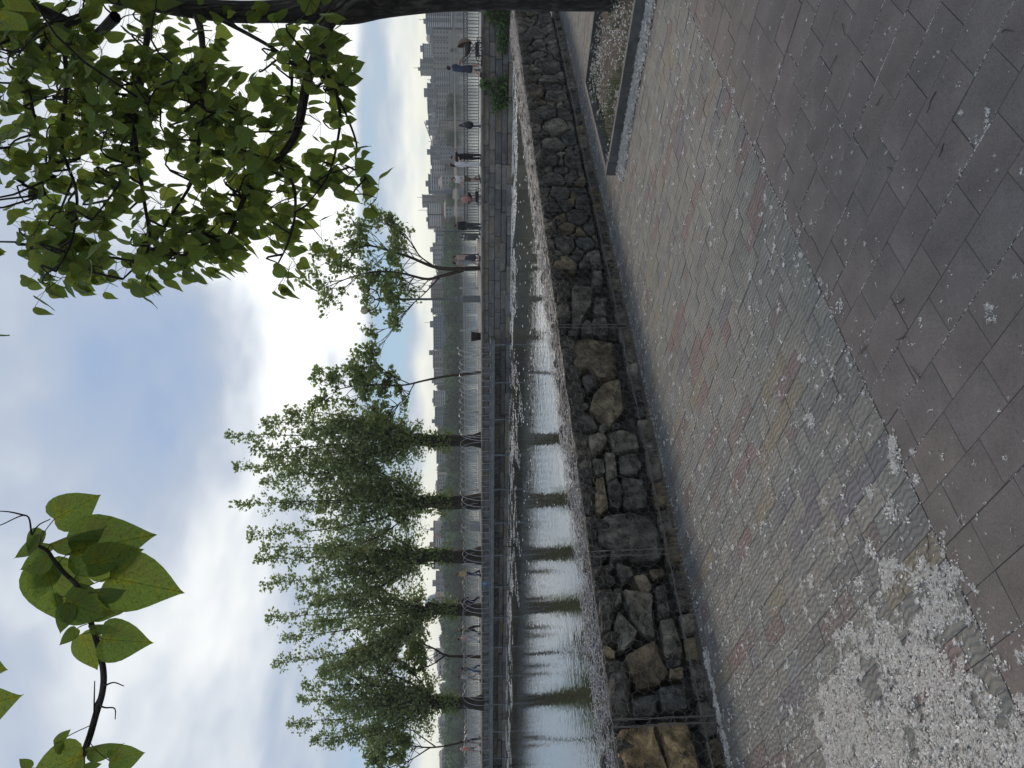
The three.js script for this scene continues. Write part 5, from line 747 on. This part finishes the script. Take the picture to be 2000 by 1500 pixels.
function building(yA, yB, top, bot, back, col, floors, label, opt0 = {}) {
  const opt = { bay: 2.3 + RB() * 2.2, ww: 0.17 + RB() * 0.2, band: RB() < 0.22, ...opt0 }, kx = RB(), ky = RB(), kz = RB();
  const xm = (yA + yB) / 2, d0 = 437 + back + 0.17 * survey(880, xm, 450).x, a = survey(top, yB, d0), b = survey(top, yA, d0), base = survey(bot, xm, d0), w = Math.abs(b.x - a.x), h = Math.max(3, a.y - base.y), cx = (a.x + b.x) / 2, dep = opt.dep || Math.min(22, Math.max(10, w * 0.5));
  const gy = Math.min(hillY(cx - w / 2, d0), hillY(cx + w / 2, d0)), y0 = Math.min(base.y, gy) - 1, g = thing('building', label, 'building', [cx, y0, -d0 - dep / 2], opt.turn || 0, opt.group), H = h + base.y - y0;
  const wm = mat(col, { map: T.conc, roughness: 0.95 }); T.conc; mesh('wall', box(-w / 2, w / 2, 0, H, -dep / 2, dep / 2), wm, g);
  if (opt.gable) { const e = 0.5, r = h * 0.28; mesh('roof', uvBox(tris([[[-w / 2 - e, H, dep / 2 + e], [w / 2 + e, H, dep / 2 + e], [w / 2 - 2, H + r, 0]], [[-w / 2 - e, H, dep / 2 + e], [w / 2 - 2, H + r, 0], [-w / 2 + 2, H + r, 0]], [[w / 2 + e, H, -dep / 2 - e], [-w / 2 - e, H, -dep / 2 - e], [-w / 2 + 2, H + r, 0]], [[w / 2 + e, H, -dep / 2 - e], [-w / 2 + 2, H + r, 0], [w / 2 - 2, H + r, 0]], [[-w / 2 - e, H, -dep / 2 - e], [-w / 2 - e, H, dep / 2 + e], [-w / 2 + 2, H + r, 0]], [[w / 2 + e, H, dep / 2 + e], [w / 2 + e, H, -dep / 2 - e], [w / 2 - 2, H + r, 0]]])), mat(opt.gable), g); }
  else if (opt.dome) { const D = new THREE.SphereGeometry(1, 24, 12, 0, Math.PI * 2, 0, Math.PI / 2); D.scale(w * 0.47, opt.dome, dep * 0.47); D.translate(0, H + 0.5, 0); mesh('dome', D, mat([0.36, 0.42, 0.47], { roughness: 0.5 }), g); mesh('drum', put(new THREE.CylinderGeometry(w * 0.5, w * 0.5, 1.2, 24), 0, H, 0), trimM, g); }
  else { mesh('roof', box(-w / 2 - 0.3, w / 2 + 0.3, H, H + 0.5, -dep / 2 - 0.3, dep / 2 + 0.3), roofM, g); if (w > 7) mesh('roof_hut', box(w * (kx * 0.7 - 0.45), w * (kx * 0.7 - 0.45) + w * (0.12 + 0.2 * ky), H + 0.5, H + 1.4 + 1.8 * kz, -dep * 0.3, dep * 0.1), wm, g); if (kz < 0.5 && w > 8) { const B = []; for (let f = 1; f < floors; f++) { const y = H - h + f * h / floors; for (const q of [0.22 + 0.2 * kx, 0.66 + 0.2 * ky]) B.push(box(w * (q - 0.5) - 1.2, w * (q - 0.5) + 1.2, y, y + h / floors * 0.35, dep / 2, dep / 2 + 1)); } mesh('balconies', B, kx < 0.5 ? trimM : roofM, g).userData.kind = 'stuff'; } if (ky < 0.4) mesh('mast', box(w * (kx - 0.5) * 0.8 - 0.12, w * (kx - 0.5) * 0.8 + 0.12, H + 0.5, H + 4 + 3 * kz, -0.12, 0.12), roofM, g); }
  const fh = h / floors, n = Math.max(2, Math.round(w / (opt.bay || 3.1))), win = [], bands = []; for (let f = 0; f < floors; f++) { const y = H - h + f * fh; for (let i = 0; i < n; i++) { const x = -w / 2 + (i + 0.5) * w / n, ww = w / n * (opt.ww || 0.26); win.push(box(x - ww, x + ww, y + fh * 0.28, y + fh * 0.78, dep / 2 - 0.1, dep / 2 + 0.07)); } if (opt.band) bands.push(box(-w / 2, w / 2, y - 0.2, y + 0.5, dep / 2 - 0.1, dep / 2 + 0.12)); }
  mesh('windows', win, winM, g).userData.kind = 'stuff'; if (bands.length) mesh('floor_bands', bands, trimM, g);
}
const CREAM = [0.60, 0.57, 0.50], GREY = [0.47, 0.48, 0.49], PALE = [0.70, 0.69, 0.66], BRICK = [0.46, 0.27, 0.23], TAN = [0.55, 0.46, 0.37], BLUE = [0.38, 0.45, 0.52];
[[14, 52, 833, 882, 20, BLUE, 12, 'blue grey glass office block beside the big trunk', { ww: 0.4 }],
 [57, 150, 847, 877, 25, CREAM, 5, 'long cream apartment building behind the stroller', {}],
 [85, 112, 827, 848, 70, GREY, 6, 'square grey tower rising behind the long cream building', {}],
 [115, 137, 822, 849, 75, CREAM, 8, 'taller pale tower beside the square grey tower', {}],
 [138, 172, 850, 880, 22, GREY, 7, 'grey flats with many small windows left of the cream building', {}],
 [172, 206, 853, 881, 24, CREAM, 6, 'cream flats between the grey flats and the round cornered block', {}],
 [162, 213, 836, 850, 85, GREY, 4, 'low grey roofs above the cream flats', {}],
 [207, 233, 852, 876, 30, PALE, 5, 'pale corner building with broad windows', { ww: 0.32 }],
 [224, 256, 838, 857, 80, PALE, 5, 'pale block with square windows under the crane', { ww: 0.3 }],
 [236, 252, 858, 876, 28, TAN, 4, 'small tan house below the pale block', {}],
 [253, 276, 856, 880, 30, CREAM, 5, 'narrow cream house left of the small tan house', {}],
 [278, 312, 860, 880, 28, GREY, 4, 'low grey terrace above the shore behind the person in black', {}],
 [285, 315, 842, 858, 90, GREY, 4, 'dim grey block half hidden by hillside trees', {}],
 [313, 338, 845, 872, 45, PALE, 6, 'pale mid rise with stacked balconies above the person in white', { band: 1 }],
 [340, 372, 838, 866, 60, BLUE, 6, 'bluish grey slab block above the walking person in shorts', {}],
 [380, 399, 826, 850, 80, CREAM, 7, 'slim pale tower right of the red brick block', {}],
 [398, 418, 836, 860, 60, BRICK, 7, 'red brick block with white bands, half nearer the slim tower', { band: 1 }],
 [420, 441, 837, 861, 62, BRICK, 7, 'second red brick block with white bands', { band: 1 }],
 [441, 470, 852, 866, 50, PALE, 3, 'low pale block behind the thin pole', {}],
 [474, 512, 847, 864, 70, PALE, 4, 'pale apartment rows seen through the twin trunk maple', {}],
 [552, 580, 843, 864, 75, TAN, 5, 'brown flats behind the globe lamp, taller half', {}],
 [582, 612, 846, 865, 72, GREY, 5, 'grey brown flats joined to the brown ones behind the lamp', {}],
 [618, 682, 848, 862, 90, BLUE, 4, 'long low blue grey block left of the lamp', {}],
 [684, 718, 847, 866, 80, TAN, 5, 'stepped brown block with a flat roof', {}],
 [719, 752, 849, 867, 78, CREAM, 5, 'light brown block beside the slender maple', {}],
 [763, 793, 848, 868, 76, PALE, 5, 'white modern block with long window bands', { band: 1, ww: 0.4 }],
 [795, 832, 851, 868, 84, BLUE, 4, 'bluish glass fronted block next to the white modern one', { ww: 0.42 }],
 [868, 905, 854, 867, 95, GREY, 3, 'low grey roofs between the first two poplars', {}],
 [926, 962, 856, 868, 95, CREAM, 3, 'low pale roofs right of the second poplar', {}],
 [1022, 1046, 848, 860, 95, GREY, 4, 'grey flat roofed block between poplars', {}],
 [1050, 1078, 848, 866, 85, BRICK, 4, 'pinkish brick block with white window frames between poplars', { ww: 0.34, band: 1 }],
 [1096, 1112, 848, 860, 95, TAN, 3, 'small brown house behind the middle poplar', {}],
 [1122, 1160, 853, 868, 90, GREY, 2, 'low dark flat hall right of the domed building', { ww: 0.1 }],
 [1164, 1192, 850, 876, 60, TAN, 2, 'tan building under a grey dome', { dome: 5.5, dep: 9, ww: 0.14 }],
 [1276, 1296, 852, 872, 80, PALE, 4, 'white gabled house seen left of the yellow green maple', { gable: [0.20, 0.17, 0.16] }],
 [1298, 1318, 858, 876, 70, PALE, 3, 'smaller white house below the gabled one', { gable: [0.22, 0.2, 0.19] }],
 [1408, 1438, 862, 884, 70, PALE, 5, 'white four storey building behind the last poplar', {}],
 [1440, 1470, 868, 890, 45, CREAM, 4, 'cream building with dark windows above the person in orange', { ww: 0.3 }],
 [1478, 1520, 864, 884, 70, PALE, 4, 'pale building at the open end of the far shore', { gable: [0.2, 0.18, 0.17] }],
].forEach((b) => building(...b));
{ // more roofs of the town, too far off to tell apart
  const R = rng(321), cs = [CREAM, GREY, PALE, TAN, BLUE, PALE];
  const marks = [[30, 'the office block'], [95, 'the stroller'], [135, 'the person with the stroller'], [200, 'the second creeper'], [265, 'the hanging bag'], [315, 'the person in white'], [350, 'the person in brown shorts'], [385, 'the pink pushchair'], [441, 'the person in black'], [500, 'the twin trunk maple'], [585, 'the globe lamp'], [730, 'the slender maple'], [861, 'the tallest poplar'], [979, 'the second poplar'], [1084, 'the middle poplar'], [1190, 'the poplar by the dome'], [1371, 'the last poplar']];
  const near = (y, w) => { const c = y + w / 2, m = marks.reduce((a, b) => (Math.abs(b[0] - c) < Math.abs(a[0] - c) ? b : a)); return (m[0] - c > 9 ? 'right of ' : c - m[0] > 9 ? 'left of ' : 'straight above ') + m[1]; };
  for (let i = 0; i < 34; i++) { const y = -20 + i * 15 + R() * 8 + (i > 28 ? (i - 28) * 120 : 0), w = 16 + R() * 26, back = i % 3 === 0 ? 34 + R() * 20 : 105 + R() * 60, f = 2 + (R() * 4 | 0), top = (i % 3 === 0 ? 868 : 850) - R() * 12 + y * 0.011; const ci = (R() * 6) | 0, gb = R() < 0.4, row = i % 3 === 0; building(y, y + w, top, top + f * 6.2, back, scaleBy(cs[ci], 0.85 + R() * 0.25), f, 'hazy ' + ['cream', 'grey', 'pale', 'tan', 'bluish', 'whitish'][ci] + (gb ? ' pitched roof' : ' flat roofed') + (row ? ' block near the shore, ' : ' block on the rise, ') + near(y, w) , { group: 'blocks of the far town', bay: 2.6 + R() * 2, ww: 0.2 + R() * 0.16, band: R() < 0.3, gable: gb ? [0.26, 0.22, 0.2] : null }); }
}
{ // wood along the shore: a mass of crowns
  const R = rng(900), parts = [], g0 = (() => { const m = []; for (let i = 0; i < 300; i++) { const a = R() * 6.28, z = R() * 2 - 1, r = Math.sqrt(1 - z * z), k = (0.72 + 0.3 * R()) * (0.75 + 0.5 * fbm(Math.cos(a) * r * 1.6 + 5, z * 1.6, Math.sin(a) * r * 1.6, 2)); m.push(M4([Math.cos(a) * r * k, z * k * 1.05, Math.sin(a) * r * k], Q(R() * 6, R() * 6, R() * 6), 0.34)); } return stamp(leafQ, m); })();
  const core = new THREE.IcosahedronGeometry(0.72, 1), g = merge([g0, core]); const list = [], cols = [];
  const add = (px, back, s, c) => { const x = px, d = shoreD(x) + back; list.push(M4([x, hillY(x, d) + s * 0.75, -d], Q(0, R() * 6, 0), [s * (0.8 + R() * 0.4), s * (0.9 + R() * 0.4), s])); const k = 0.55 + R() * 0.95; cols.push(lin(c[0] * k, c[1] * k, c[2] * k)); };
  for (let i = 0; i < 900; i++) { const x = lerp(-330, 95, R()), back = 4 + R() ** 1.3 * 34; add(x, back, 2.3 + R() * 1.9 + (x < -60 ? 0.9 : 0), [0.066, 0.100, 0.044]); }
  for (let i = 0; i < 130; i++) { const x = lerp(95, 330, R()), back = 2 + R() * 110; add(x, back, 1.2 + R() * 1.8, [0.062, 0.085, 0.045]); }
  for (let i = 0; i < 240; i++) { const x = lerp(-330, 330, R()), back = 60 + R() * 60; add(x, back, 1.6 + R() * 2, [0.06, 0.08, 0.045]); }
  for (let i = 0; i < 700; i++) { const x = lerp(-420, 420, R()), back = 190 + R() * 110; add(x, back, 2.2 + R() * 2.2, [0.075, 0.092, 0.055]); }
  const o = instances('shore_wood', g, mat([1.25, 1.3, 1.2].map((v) => v * 0.95), { roughness: 0.95 }), list, null, cols); tag(o, 'dark green belt of trees along the far lake shore', 'trees');
}
{ const p = survey(840, 250, 560), o = thing('tower_crane', 'faint tower crane above the far roofs', 'crane', [p.x, hillY(p.x, 560) - 0.5, p.z]); mesh('mast', box(-0.4, 0.4, 0, 18, -0.4, 0.4), trimM, o); mesh('jib', (() => { const g = box(-12, 5, 0, 0.6, -0.3, 0.3); g.rotateZ(0.35); g.translate(0, 18, 0); return g; })(), trimM, o); }

scene.fog = new THREE.FogExp2(0xdde4e8, 0.0003);
renderer.render(scene, camera);
